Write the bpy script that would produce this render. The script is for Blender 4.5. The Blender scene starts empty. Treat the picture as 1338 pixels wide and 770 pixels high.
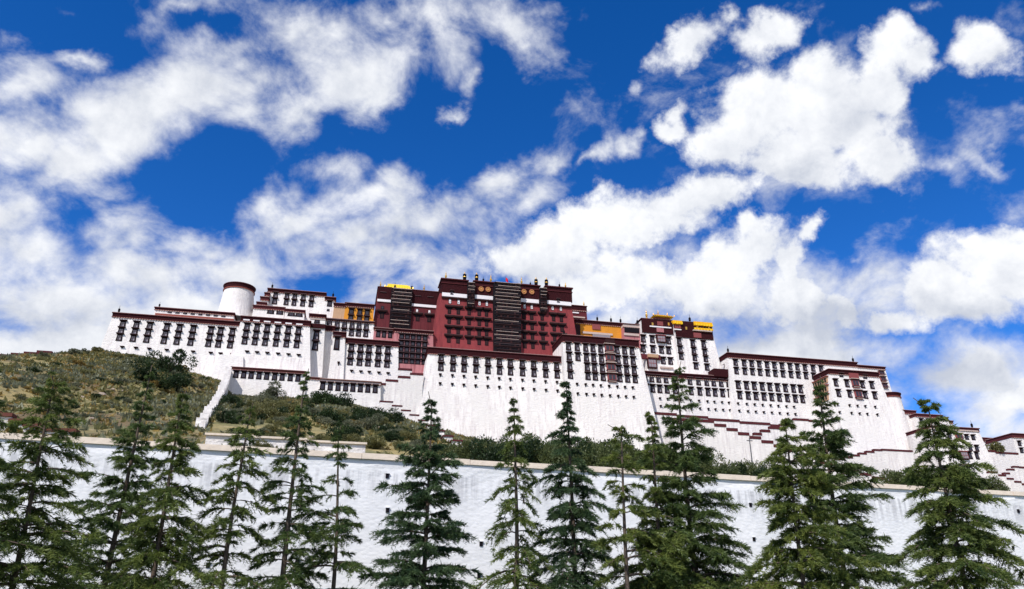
import bpy, math, random
import numpy as np
from mathutils import Vector

random.seed(7)
R = math.radians
sc = bpy.context.scene
COL = sc.collection

# ------------------------------------------------------------------ camera
# World axes follow the palace: X runs along its facade, Y into the hill, Z up.
F, CX, CY = 1000.0, 669.0, 385.0
PITCH, YAW = R(23.0), R(12.6)
EYE = np.array([0.0, 0.0, 1.6])
RGT = np.array([math.cos(YAW), -math.sin(YAW), 0.0])
FWD = np.array([math.sin(YAW) * math.cos(PITCH), math.cos(YAW) * math.cos(PITCH), math.sin(PITCH)])
UPV = np.cross(RGT, FWD)
cam = bpy.data.cameras.new('camera')
cam.sensor_width = 36.0
cam.lens = 36.0 * F / 1338.0
cam.clip_start = 0.1
cam.clip_end = 6000.0
camo = bpy.data.objects.new('camera', cam)
COL.objects.link(camo)
camo.location = EYE
camo.rotation_euler = (math.pi / 2 + PITCH, 0, -YAW)
sc.camera = camo

# ------------------------------------------------------------------ sun, exposure
SUN_EL, SUN_AZ = R(47.0), R(40.0)          # azimuth measured to the left of the facade's outward normal
tosun = Vector((-math.sin(SUN_AZ) * math.cos(SUN_EL), -math.cos(SUN_AZ) * math.cos(SUN_EL), math.sin(SUN_EL)))
sun = bpy.data.lights.new('sun', 'SUN')
sun.energy = 4.6
sun.angle = R(0.5)
sun.color = (1.0, 0.945, 0.885)
suno = bpy.data.objects.new('sun', sun)
COL.objects.link(suno)
suno.rotation_euler = tosun.to_track_quat('Z', 'Y').to_euler()
suno.location = (-60, -80, 120)
sc.view_settings.view_transform = 'Standard'
sc.view_settings.look = 'None'
sc.view_settings.exposure = 0.05
sc.view_settings.gamma = 1.0
sc.view_settings.use_curve_mapping = False
sc.cycles.max_bounces = 5
sc.cycles.diffuse_bounces = 3
sc.cycles.use_denoising = True

# ------------------------------------------------------------------ sky
world = bpy.data.worlds.new('World')
sc.world = world
world.use_nodes = True


class Nodes:
    """Small helper for writing node trees."""
    def __init__(self, tree):
        self.t = tree
        tree.nodes.clear()

    def n(self, kind, **kw):
        nd = self.t.nodes.new(kind)
        for k, v in kw.items():
            setattr(nd, k, v)
        return nd

    def put(self, sock, v):
        if isinstance(v, bpy.types.NodeSocket):
            self.t.links.new(v, sock)
        else:
            sock.default_value = v

    def math(self, op, a, b=0.0, c=0.0, clamp=False):
        nd = self.n('ShaderNodeMath', operation=op, use_clamp=clamp)
        for i, v in enumerate((a, b, c)):
            self.put(nd.inputs[i], v)
        return nd.outputs[0]

    def vmath(self, op, a, b=(0, 0, 0)):
        nd = self.n('ShaderNodeVectorMath', operation=op)
        self.put(nd.inputs[0], a)
        self.put(nd.inputs[1], b)
        return nd.outputs['Value'] if op in ('LENGTH', 'DOT_PRODUCT', 'DISTANCE') else nd.outputs['Vector']

    def vscale(self, a, s):
        nd = self.n('ShaderNodeVectorMath', operation='SCALE')
        self.put(nd.inputs[0], a)
        self.put(nd.inputs['Scale'], s)
        return nd.outputs['Vector']

    def noise(self, vec, scale, detail=4.0, rough=0.5, lac=2.0, dist=0.0, out='Fac'):
        nd = self.n('ShaderNodeTexNoise')
        if vec is not None:
            self.put(nd.inputs['Vector'], vec)
        nd.inputs['Scale'].default_value = scale
        nd.inputs['Detail'].default_value = detail
        nd.inputs['Roughness'].default_value = rough
        nd.inputs['Lacunarity'].default_value = lac
        nd.inputs['Distortion'].default_value = dist
        return nd.outputs[out]

    def step(self, x, a, b, lo=0.0, hi=1.0, smooth=True):
        nd = self.n('ShaderNodeMapRange', interpolation_type='SMOOTHSTEP' if smooth else 'LINEAR')
        self.put(nd.inputs[0], x)
        for i, v in enumerate((a, b, lo, hi)):
            self.put(nd.inputs[i + 1], v)
        return nd.outputs[0]

    def mix(self, f, a, b, blend='MIX'):
        nd = self.n('ShaderNodeMix', data_type='RGBA', blend_type=blend)
        self.put(nd.inputs[0], f)
        self.put(nd.inputs[6], a)
        self.put(nd.inputs[7], b)
        return nd.outputs[2]

    def mapping(self, vec, loc=(0, 0, 0), rot=(0, 0, 0), scale=(1, 1, 1), kind='POINT'):
        nd = self.n('ShaderNodeMapping', vector_type=kind)
        self.put(nd.inputs[0], vec)
        nd.inputs[1].default_value = loc
        nd.inputs[2].default_value = rot
        nd.inputs[3].default_value = scale
        return nd.outputs[0]


SKY_STRENGTH = 0.15


def build_sky():
    N = Nodes(world.node_tree)
    out = N.n('ShaderNodeOutputWorld')
    bg = N.n('ShaderNodeBackground')
    bg.inputs[1].default_value = SKY_STRENGTH
    N.t.links.new(bg.outputs[0], out.inputs[0])
    sky = N.n('ShaderNodeTexSky', sky_type='NISHITA')
    sky.sun_disc = False
    sky.sun_elevation = SUN_EL
    sky.sun_rotation = math.pi + SUN_AZ
    sky.altitude = 3650.0
    sky.air_density = 1.0
    sky.dust_density = 0.2
    sky.ozone_density = 3.0
    hs = N.n('ShaderNodeHueSaturation')
    hs.inputs['Hue'].default_value = 0.511
    hs.inputs['Saturation'].default_value = 1.335
    hs.inputs['Value'].default_value = 1.30
    N.t.links.new(sky.outputs[0], hs.inputs['Color'])
    blue = hs.outputs[0]

    d = N.n('ShaderNodeTexCoord').outputs['Generated']
    # sky chart: tangent plane touching the sky dome at azimuth 12.6 deg, elevation 23 deg
    a = N.math('MAXIMUM', N.vmath('DOT_PRODUCT', d, tuple(FWD)), 0.08)
    u = N.math('DIVIDE', N.vmath('DOT_PRODUCT', d, tuple(RGT)), a)
    v = N.math('DIVIDE', N.vmath('DOT_PRODUCT', d, tuple(UPV)), a)
    cx = N.n('ShaderNodeCombineXYZ')
    N.put(cx.inputs[0], u)
    N.put(cx.inputs[1], v)
    p = cx.outputs[0]
    # domain warp
    w1 = N.noise(d, 5.0, 3.0, 0.55, out='Color')
    w2 = N.noise(d, 16.0, 5.0, 0.6, out='Color')
    pw = N.vmath('ADD', p, N.vscale(N.vmath('SUBTRACT', w1, (0.5, 0.5, 0.5)), 0.055))
    pw = N.vmath('ADD', pw, N.vscale(N.vmath('SUBTRACT', w2, (0.5, 0.5, 0.5)), 0.075))
    flat = N.n('ShaderNodeVectorMath', operation='MULTIPLY')
    N.put(flat.inputs[0], pw)
    flat.inputs[1].default_value = (1, 1, 0)
    pw = flat.outputs[0]

    def after(p, acc):
        # the same p, evaluated only once acc is known (keeps the node stack of the renderer small)
        nd = N.n('ShaderNodeVectorMath', operation='MULTIPLY_ADD')
        N.put(nd.inputs[0], acc)
        nd.inputs[1].default_value = (1e-7, 1e-7, 0)
        N.put(nd.inputs[2], p)
        return nd.outputs[0]

    def field(blobs, p, acc=None):
        if acc is not None:
            p = after(p, acc)
            acc = None
        for i, (px, py, rx, ry, rot, w) in enumerate(blobs):
            if i % 10 == 9:
                p = after(p, acc)
            m = N.mapping(p, ((px - CX) / F, (CY - py) / F, 0), (0, 0, R(rot)), (rx / F, ry / F, 1), 'TEXTURE')
            q = N.vmath('LENGTH', m)
            f = N.math('MULTIPLY_ADD', q, -w, w)
            if acc is None:
                acc = f
            else:
                nd = N.n('ShaderNodeMath', operation='SMOOTH_MAX')
                N.put(nd.inputs[0], acc)
                N.put(nd.inputs[1], f)
                nd.inputs[2].default_value = 0.22
                acc = nd.outputs[0]
        return acc

    SOFT = [  # px, py, rx, ry, rotation, weight : drifting wispy cloud
        (30, 270, 130, 75, 20, 1.0), (40, 190, 80, 50, 10, .7), (110, 215, 110, 50, 25, 1.0), (180, 150, 120, 70, 30, 1.1), (250, 105, 120, 60, 25, 1.0),
        (290, 60, 110, 40, 10, .8), (400, 40, 130, 45, 10, .8), (460, 100, 75, 60, 30, .9), (415, 128, 70, 32, 20, .7), (480, 132, 40, 20, 0, .7), (330, 135, 50, 26, 30, .5),
        (560, 25, 70, 40, 30, .7), (655, 30, 45, 55, 60, .9), (500, 20, 80, 35, 0, .7), (240, 8, 60, 22, 0, .7), (590, 60, 40, 30, 60, .45),
        (105, 75, 45, 14, 0, .7), (85, 30, 60, 18, -40, .45), (30, 120, 40, 25, 20, .5), (615, 100, 14, 20, 0, .5),
        (590, 142, 20, 15, 20, .8),
        (40, 320, 110, 60, 0, 1.0), (120, 310, 70, 40, 20, .6), (50, 400, 170, 50, 0, 1.0), (200, 365, 170, 45, -5, .9), (330, 360, 160, 50, 10, .9),
        (400, 290, 110, 35, 25, .7), (440, 225, 50, 25, 10, .7), (500, 260, 130, 40, 5, .9), (580, 285, 130, 50, 5, 1.0), (650, 240, 60, 28, 10, .8),
        (640, 310, 110, 45, -5, .9), (170, 315, 60, 26, 0, .5), (250, 325, 110, 26, 0, .7), (350, 270, 60, 24, 30, .4), (250, 420, 260, 60, 0, 1.2), (560, 380, 180, 40, 0, .7), (60, 450, 260, 50, 0, 1.2),
        (700, 260, 60, 30, 30, .7), (735, 205, 34, 18, 10, .7), (775, 208, 24, 14, 30, .75), (812, 190, 24, 18, 40, .8), (830, 116, 12, 14, 0, .5),
        (1290, 213, 60, 20, -10, .95), (1240, 225, 70, 20, -5, .7), (1190, 232, 110, 26, -5, .5), (1010, 400, 300, 80, 0, 1.0), (1280, 490, 180, 55, 0, 1.1), (1180, 440, 60, 20, 0, .4),
        (1200, 297, 60, 12, 10, .35), (1125, 328, 20, 7, 0, .45), (1310, 540, 90, 60, 0, .9), (1205, 10, 25, 12, 10, .6), (860, 50, 18, 25, 60, .35),
        (470, 320, 150, 55, 15, 1.0), (370, 310, 80, 30, 20, .6), (330, 105, 60, 40, 30, .7), (540, 340, 150, 50, 0, .9), (190, 20, 40, 40, 40, .35), (60, 95, 60, 25, -20, .4),
        (520, 70, 60, 34, 40, .4), (700, 215, 50, 20, 20, .4), (140, 260, 60, 20, 20, .4), (1150, 225, 120, 26, -10, .6), (850, 120, 30, 20, 30, .12),
        (1130, 250, 120, 26, -10, .2), (1200, 300, 110, 22, 12, .2), (1225, 195, 70, 26, -10, .1), (915, 85, 40, 20, 20, .12),
        (1040, 460, 300, 60, 0, 1.1), (500, 450, 600, 50, 0, 1.1), (1165, 350, 50, 30, -40, .3),
    ]
    HARD = [  # heaped cumulus with firm edges
        (985, 140, 85, 75, 20, 1.0), (1050, 105, 70, 50, -10, .9), (1080, 160, 100, 80, -20, 1.0), (1040, 205, 120, 40, -8, 1.0), (940, 185, 45, 45, 0, .9),
        (1150, 205, 70, 38, -25, .9), (900, 55, 55, 34, 25, .75), (1000, 35, 52, 34, 25, .8), (960, 15, 22, 22, 20, .5), (1165, 65, 45, 45, 0, .9), (970, 75, 25, 14, 30, .4),
        (1205, 80, 36, 40, 0, .9), (1150, 120, 45, 30, 0, .8), (1292, 62, 52, 46, -10, .95), (872, 172, 26, 24, 20, .7), (875, 148, 22, 12, 30, .5),
        (940, 255, 75, 32, 15, .9), (880, 285, 100, 42, 15, 1.0), (770, 300, 100, 48, 10, 1.0), (720, 340, 130, 40, 0, .9),
        (985, 330, 70, 52, 10, 1.0), (1058, 296, 24, 26, -30, .85), (1035, 335, 35, 50, 0, .9), (990, 290, 26, 22, 0, .8), (930, 375, 110, 50, 10, 1.0), (1030, 390, 65, 55, 0, 1.0),
        (1100, 405, 60, 32, -15, .9), (1290, 335, 75, 50, 10, 1.0), (1230, 385, 80, 48, 0, 1.0), (1330, 350, 90, 75, 0, 1.0), (1170, 415, 60, 26, 0, .8),
        (1320, 520, 50, 28, 20, .9), (790, 375, 140, 45, 0, .9), (1330, 300, 50, 24, 0, .8), (1290, 390, 90, 40, 0, .9),
    ]
    fs = field(SOFT, pw)
    fh = field(HARD, pw, fs)
    # detail noise, stretched a little along the drift for the wisps
    wis = N.noise(N.mapping(d, rot=(0, 0.5, 0.3), scale=(1.0, 1.0, 1.35)), 10.0, 9.0, 0.60, dist=0.22)
    bil = N.noise(d, 13.0, 11.0, 0.63, dist=0.12)
    ds = N.math('ADD', fs, N.math('MULTIPLY', N.math('SUBTRACT', wis, 0.5), 3.4))
    dh = N.math('ADD', fh, N.math('MULTIPLY', N.math('SUBTRACT', bil, 0.5), 1.9))
    as_ = N.step(ds, -0.22, 1.05)
    ah = N.step(dh, -0.06, 0.50)
    # unseen cloud away from the chart, its cover raised to whiten the fill light
    far = N.noise(d, 3.2, 8.0, 0.6)
    back = N.math('MULTIPLY', N.step(far, 0.42, 0.58), N.step(N.vmath('DOT_PRODUCT', d, tuple(FWD)), 0.70, 0.45))
    alpha = N.math('MAXIMUM', N.math('MAXIMUM', as_, ah), back)
    # brightness of the cloud: thick bases are greyer, sun-facing heaps whiter
    off = N.vmath('ADD', d, tuple(0.022 * np.array([-0.55, -0.1, 0.8])))
    bil2 = N.noise(off, 13.0, 8.0, 0.63, dist=0.12)
    lit = N.math('MULTIPLY', N.math('SUBTRACT', bil, bil2), 3.2)
    broad = N.noise(d, 9.0, 6.0, 0.55)
    hardness = N.step(N.math('SUBTRACT', fh, N.math('MULTIPLY', fs, 0.6)), -0.15, 0.25)
    base = N.math('MULTIPLY_ADD', hardness, 0.10, 0.69)
    bright = N.math('ADD', N.math('ADD', base, N.math('MULTIPLY', lit, 0.34)), N.math('MULTIPLY', N.math('SUBTRACT', broad, 0.5), 0.75))
    # grey bellies (broad shadowed bases of the big heaps, low to the right)
    BELLY = [(1090, 420, 150, 42, 0, 1.0), (1010, 440, 160, 40, 0, .9), (1240, 490, 140, 40, 0, 1.0), (960, 420, 90, 30, 0, .6),
             (1040, 225, 110, 28, -10, .7), (1300, 235, 60, 18, 0, .6), (60, 420, 140, 35, 0, .5), (690, 355, 130, 26, 0, .35), (150, 130, 80, 50, 30, .3), (1110, 150, 60, 35, 0, .35),
             (1330, 440, 70, 25, 0, .6), (1000, 215, 90, 26, 0, .5), (1180, 105, 50, 22, 0, .35), (1310, 80, 40, 20, 0, .4), (900, 310, 90, 24, 10, .4), (1270, 405, 110, 26, 0, .8), (560, 310, 140, 24, 0, .4), (420, 150, 80, 22, 10, .4)]
    belly = N.step(field(BELLY, pw, fh), -0.05, 0.7)
    bright = N.math('SUBTRACT', bright, N.math('MULTIPLY', belly, 0.36))
    bright = N.step(bright, 0.30, 1.02, 0.36, 1.0, smooth=False)
    shade = N.mix(bright, (0.30 / SKY_STRENGTH, 0.36 / SKY_STRENGTH, 0.50 / SKY_STRENGTH, 1), (1.04 / SKY_STRENGTH, 1.05 / SKY_STRENGTH, 1.07 / SKY_STRENGTH, 1))
    col = N.mix(alpha, blue, shade)
    N.t.links.new(col, bg.inputs[0])


build_sky()
world.cycles.sampling_method = 'MANUAL'
world.cycles.sample_map_resolution = 256


# ------------------------------------------------------------------ surveying: sight lines -> places
def ray(px, py):
    return FWD + RGT * ((px - CX) / F) + UPV * ((CY - py) / F)


def on_y(px, py, Y):
    r = ray(px, py)
    t = (Y - EYE[1]) / r[1]
    return EYE + r * t


def on_z(px, py, z):
    r = ray(px, py)
    return EYE + r * ((z - EYE[2]) / r[2])


def x_at(px, y, z):
    """x of the point at depth y and height z that is seen in column px"""
    u = (px - CX) / F
    # (RGT - u FWD) . (p - EYE) = 0
    c = RGT - u * FWD
    return EYE[0] - (c[1] * (y - EYE[1]) + c[2] * (z - EYE[2])) / c[0]


def depth(p):
    return float(np.dot(np.array(p) - EYE, FWD))


def proj(p):
    d = np.array(p) - EYE
    w = np.dot(d, FWD)
    return CX + F * np.dot(d, RGT) / w, CY - F * np.dot(d, UPV) / w


# ------------------------------------------------------------------ materials
MATS = {}


def material(name):
    m = bpy.data.materials.new(name)
    m.use_nodes = True
    N = Nodes(m.node_tree)
    out = N.n('ShaderNodeOutputMaterial')
    b = N.n('ShaderNodeBsdfPrincipled')
    N.t.links.new(b.outputs[0], out.inputs[0])
    MATS[name] = m
    return N, b, out


def bump(N, b, height, strength, dist):
    nd = N.n('ShaderNodeBump')
    nd.inputs['Strength'].default_value = strength
    nd.inputs['Distance'].default_value = dist
    N.put(nd.inputs['Height'], height)
    N.t.links.new(nd.outputs[0], b.inputs['Normal'])


def c4(r, g, b):
    return (r, g, b, 1.0)


def simple(name, col, rough=0.8, var=0.25, scale=2.0, metal=0.0, bumpd=0.0):
    N, b, _ = material(name)
    o = N.n('ShaderNodeTexCoord').outputs['Object']
    f = N.noise(o, scale, 5.0, 0.6)
    lo = tuple(c * (1 - var) for c in col)
    hi = tuple(min(1, c * (1 + var)) for c in col)
    N.put(b.inputs['Base Color'], N.mix(f, c4(*lo), c4(*hi)))
    b.inputs['Roughness'].default_value = rough
    b.inputs['Metallic'].default_value = metal
    b.inputs['Specular IOR Level'].default_value = 0.08 if rough > .65 else 0.5
    if bumpd:
        bump(N, b, N.noise(o, scale * 3, 5.0, 0.6), 0.6, bumpd)
    return MATS[name]


def wash(name, col, stain, stain_amt, bumpd=0.12):
    """lime wash thrown on stone: runs, patches, lumps"""
    N, b, _ = material(name)
    o = N.n('ShaderNodeTexCoord').outputs['Object']
    runs = N.noise(N.mapping(o, scale=(0.9, 0.9, 0.07)), 1.0, 7.0, 0.68)
    patch = N.noise(o, 0.10, 5.0, 0.6)
    fine = N.noise(N.mapping(o, scale=(1, 1, 1.6)), 0.55, 8.0, 0.72)
    f = N.math('MULTIPLY', N.step(runs, 0.43, 0.64), N.step(patch, 0.36, 0.56))
    f = N.math('MAXIMUM', N.math('MULTIPLY', f, stain_amt), N.math('MULTIPLY', N.step(fine, 0.52, 0.74), stain_amt * 0.85))
    base = N.mix(N.step(patch, 0.35, 0.65), c4(*[c * 0.87 for c in col]), c4(*col))
    N.put(b.inputs['Base Color'], N.mix(f, base, c4(*stain)))
    b.inputs['Roughness'].default_value = 0.92
    if 'Specular IOR Level' in b.inputs:
        b.inputs['Specular IOR Level'].default_value = 0.2
    h = N.math('ADD', N.noise(N.mapping(o, scale=(1, 1, 1.8)), 0.9, 7.0, 0.65), N.math('MULTIPLY', runs, 0.5))
    bump(N, b, h, 0.9, bumpd)
    return MATS[name]


wash('whitewash', (0.83, 0.795, 0.77), (0.50, 0.44, 0.45), 0.55, 0.26)
wash('red_wash', (0.25, 0.045, 0.049), (0.14, 0.026, 0.032), 0.75, 0.2)
wash('pink_wash', (0.46, 0.19, 0.20), (0.24, 0.07, 0.08), 0.8)
wash('ochre_wash', (0.66, 0.27, 0.03), (0.42, 0.15, 0.02), 0.5)
wash('tan_wash', (0.50, 0.32, 0.20), (0.30, 0.16, 0.10), 0.5)
wash('dark_red_wash', (0.12, 0.023, 0.029), (0.06, 0.012, 0.016), 0.6)


def frieze_mat():
    """bundled tamarisk twigs: fine speckle, dark maroon"""
    N, b, _ = material('twig_frieze')
    o = N.n('ShaderNodeTexCoord').outputs['Object']
    sp = N.noise(o, 3.0, 6.0, 0.75)
    N.put(b.inputs['Base Color'], N.mix(N.step(sp, 0.35, 0.7), c4(0.020, 0.006, 0.008), c4(0.060, 0.014, 0.017)))
    b.inputs['Roughness'].default_value = 0.95
    b.inputs['Specular IOR Level'].default_value = 0.05
    bump(N, b, sp, 0.8, 0.12)


frieze_mat()
simple('maroon_coping', (0.085, 0.022, 0.026), 0.85, 0.3, 1.2)
simple('pale_edge', (0.50, 0.40, 0.36), 0.85, 0.2, 1.5)
simple('awning_cloth', (0.125, 0.09, 0.10), 0.9, 0.3, 1.5)
simple('awning_top', (0.060, 0.030, 0.032), 0.9, 0.3, 1.5)
simple('rafter_wood', (0.24, 0.07, 0.055), 0.8, 0.4, 2.5)
simple('brown_roof', (0.13, 0.05, 0.04), 0.9, 0.35, 1.0, bumpd=0.05)
simple('roof_earth', (0.36, 0.27, 0.20), 0.95, 0.25, 0.5)
simple('black_paint', (0.012, 0.010, 0.014), 0.7, 0.4, 2.0)
simple('dark_wood', (0.036, 0.016, 0.017), 0.7, 0.4, 3.0)
simple('red_wood', (0.22, 0.045, 0.045), 0.6, 0.3, 3.0)
simple('pane', (0.032, 0.030, 0.040), 0.30, 0.3, 3.0)
simple('curtain', (0.24, 0.22, 0.25), 0.9, 0.25, 2.0)
simple('dark_void', (0.012, 0.010, 0.014), 0.9, 0.3, 1.0)
simple('yak_cloth', (0.010, 0.009, 0.012), 0.95, 0.3, 1.0)
simple('gold', (0.80, 0.46, 0.10), 0.38, 0.15, 2.0, metal=0.85)
simple('gold_roof', (0.90, 0.62, 0.02), 0.45, 0.12, 1.0, metal=0.15)
simple('yellow_cloth', (0.80, 0.42, 0.02), 0.9, 0.15, 1.0)
simple('copper_disc', (0.46, 0.17, 0.08), 0.5, 0.2, 2.0, metal=0.4)
simple('flag_red', (0.70, 0.03, 0.06), 0.8, 0.1, 1.0)
simple('white_paint', (0.78, 0.75, 0.77), 0.8, 0.06, 2.0)
simple('bark', (0.11, 0.085, 0.068), 0.95, 0.45, 6.0, bumpd=0.03)
simple('pole_metal', (0.08, 0.08, 0.09), 0.5, 0.2, 2.0)
simple('coping_stone', (0.66, 0.57, 0.47), 0.95, 0.25, 1.4, bumpd=0.05)
simple('paving', (0.22, 0.21, 0.20), 0.9, 0.2, 0.6)
simple('rock', (0.33, 0.27, 0.22), 0.95, 0.3, 0.6, bumpd=0.2)


def near_wall_mat():
    N, b, _ = material('stone_whitewash')
    o = N.n('ShaderNodeTexCoord').outputs['Object']
    sep = N.n('ShaderNodeSeparateXYZ')
    N.put(sep.inputs[0], o)
    z = sep.outputs[2]
    # soot and rain runs below the coping
    runs = N.noise(N.mapping(o, scale=(2.6, 2.6, 0.10)), 1.0, 5.0, 0.62)
    mask = N.math('MULTIPLY', N.step(N.math('ADD', z, N.math('MULTIPLY', N.noise(N.mapping(o, scale=(2.2, 2.2, 0.02)), 1.0, 3.0, 0.6), 0.5)), -0.55, -0.72), N.step(z, -2.9, -1.2))
    far = N.noise(N.mapping(o, scale=(1, 1, 0.4)), 0.35, 4.0, 0.6)
    f = N.math('MULTIPLY', N.math('MULTIPLY', N.step(runs, 0.43, 0.60), mask), N.step(far, 0.34, 0.54))
    grime = N.step(N.noise(N.mapping(o, scale=(1, 1, 1.5)), 2.4, 8.0, 0.75), 0.50, 0.74)
    base = N.mix(N.noise(o, 0.5, 5.0, 0.6), c4(0.73, 0.74, 0.755), c4(0.82, 0.82, 0.82))
    c = N.mix(N.math('MULTIPLY', f, 0.58), base, c4(0.33, 0.33, 0.35))
    c = N.mix(N.math('MULTIPLY', grime, 0.30), c, c4(0.42, 0.44, 0.48))
    N.put(b.inputs['Base Color'], c)
    b.inputs['Roughness'].default_value = 0.92
    # rough coursed stones under the wash
    vor = N.n('ShaderNodeTexVoronoi', feature='F1')
    vor.inputs['Scale'].default_value = 3.4
    N.put(vor.inputs['Vector'], N.mapping(o, scale=(1.0, 1.0, 1.9)))
    h = N.math('ADD', N.math('MULTIPLY', vor.outputs['Distance'], -0.9), N.noise(o, 5.0, 6.0, 0.7))
    bump(N, b, h, 0.7, 0.020)


near_wall_mat()


def hill_mat():
    N, b, _ = material('hill_ground')
    o = N.n('ShaderNodeTexCoord').outputs['Object']
    big = N.noise(o, 0.035, 5.0, 0.6)
    mid = N.noise(o, 0.16, 6.0, 0.65)
    fine = N.noise(o, 0.9, 6.0, 0.7)
    c = N.mix(N.step(mid, 0.38, 0.62), c4(0.16, 0.15, 0.06), c4(0.33, 0.26, 0.105))
    c = N.mix(N.step(big, 0.48, 0.62), c, c4(0.15, 0.10, 0.045))
    c = N.mix(N.step(fine, 0.50, 0.70), c, c4(0.042, 0.050, 0.020))
    c = N.mix(N.math('MULTIPLY', N.step(N.noise(o, 0.3, 5.0, 0.7), 0.60, 0.72), 0.7), c, c4(0.40, 0.34, 0.28))
    N.put(b.inputs['Base Color'], c)
    b.inputs['Roughness'].default_value = 1.0
    bump(N, b, N.math('ADD', mid, N.math('MULTIPLY', fine, 0.5)), 1.0, 0.8)


hill_mat()


def ground_mat():
    N, b, _ = material('lawn')
    o = N.n('ShaderNodeTexCoord').outputs['Object']
    c = N.mix(N.noise(o, 0.8, 6.0, 0.7), c4(0.035, 0.060, 0.018), c4(0.10, 0.105, 0.035))
    N.put(b.inputs['Base Color'], c)
    b.inputs['Roughness'].default_value = 1.0
    bump(N, b, N.noise(o, 8.0, 4.0, 0.7), 0.8, 0.1)


ground_mat()


def leaf_mat(name, dark, light, tip=0.5, scale=1.6):
    m = bpy.data.materials.new(name)
    m.use_nodes = True
    N = Nodes(m.node_tree)
    out = N.n('ShaderNodeOutputMaterial')
    o = N.n('ShaderNodeTexCoord').outputs['Object']
    f = N.noise(o, scale, 4.0, 0.65)
    fine = N.noise(o, scale * 9, 2.0, 0.6)
    f = N.math('ADD', N.math('MULTIPLY', f, 0.65), N.math('MULTIPLY', fine, 0.35))
    c = N.mix(N.step(f, 0.36, 0.64), c4(*dark), c4(*light))
    df = N.n('ShaderNodeBsdfDiffuse')
    N.put(df.inputs[0], c)
    tr = N.n('ShaderNodeBsdfTranslucent')
    N.put(tr.inputs[0], c)
    gl = N.n('ShaderNodeBsdfGlossy')
    gl.inputs['Roughness'].default_value = 0.45
    gl.inputs[0].default_value = (0.8, 0.85, 0.8, 1)
    m1 = N.n('ShaderNodeMixShader')
    m1.inputs[0].default_value = 0.40
    N.t.links.new(df.outputs[0], m1.inputs[1])
    N.t.links.new(tr.outputs[0], m1.inputs[2])
    m2 = N.n('ShaderNodeMixShader')
    m2.inputs[0].default_value = 0.02
    N.t.links.new(m1.outputs[0], m2.inputs[1])
    N.t.links.new(gl.outputs[0], m2.inputs[2])
    N.t.links.new(m2.outputs[0], out.inputs[0])
    MATS[name] = m


leaf_mat('needles_green', (0.046, 0.084, 0.026), (0.205, 0.250, 0.062))
leaf_mat('needles_blue', (0.028, 0.062, 0.032), (0.112, 0.172, 0.070))
leaf_mat('needles_yellow', (0.054, 0.092, 0.026), (0.235, 0.275, 0.062))
leaf_mat('needles_mid', (0.036, 0.072, 0.027), (0.155, 0.210, 0.060))
leaf_mat('scrub_olive', (0.106, 0.110, 0.043), (0.225, 0.206, 0.077), scale=0.4)
leaf_mat('scrub_grey', (0.106, 0.119, 0.073), (0.213, 0.219, 0.138), scale=0.4)
leaf_mat('scrub_dark', (0.014, 0.030, 0.012), (0.040, 0.068, 0.022), scale=0.4)
leaf_mat('scrub_ochre', (0.19, 0.135, 0.038), (0.36, 0.25, 0.075), scale=0.4)
leaf_mat('thicket_green', (0.045, 0.068, 0.024), (0.140, 0.160, 0.055), scale=0.7)


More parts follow.
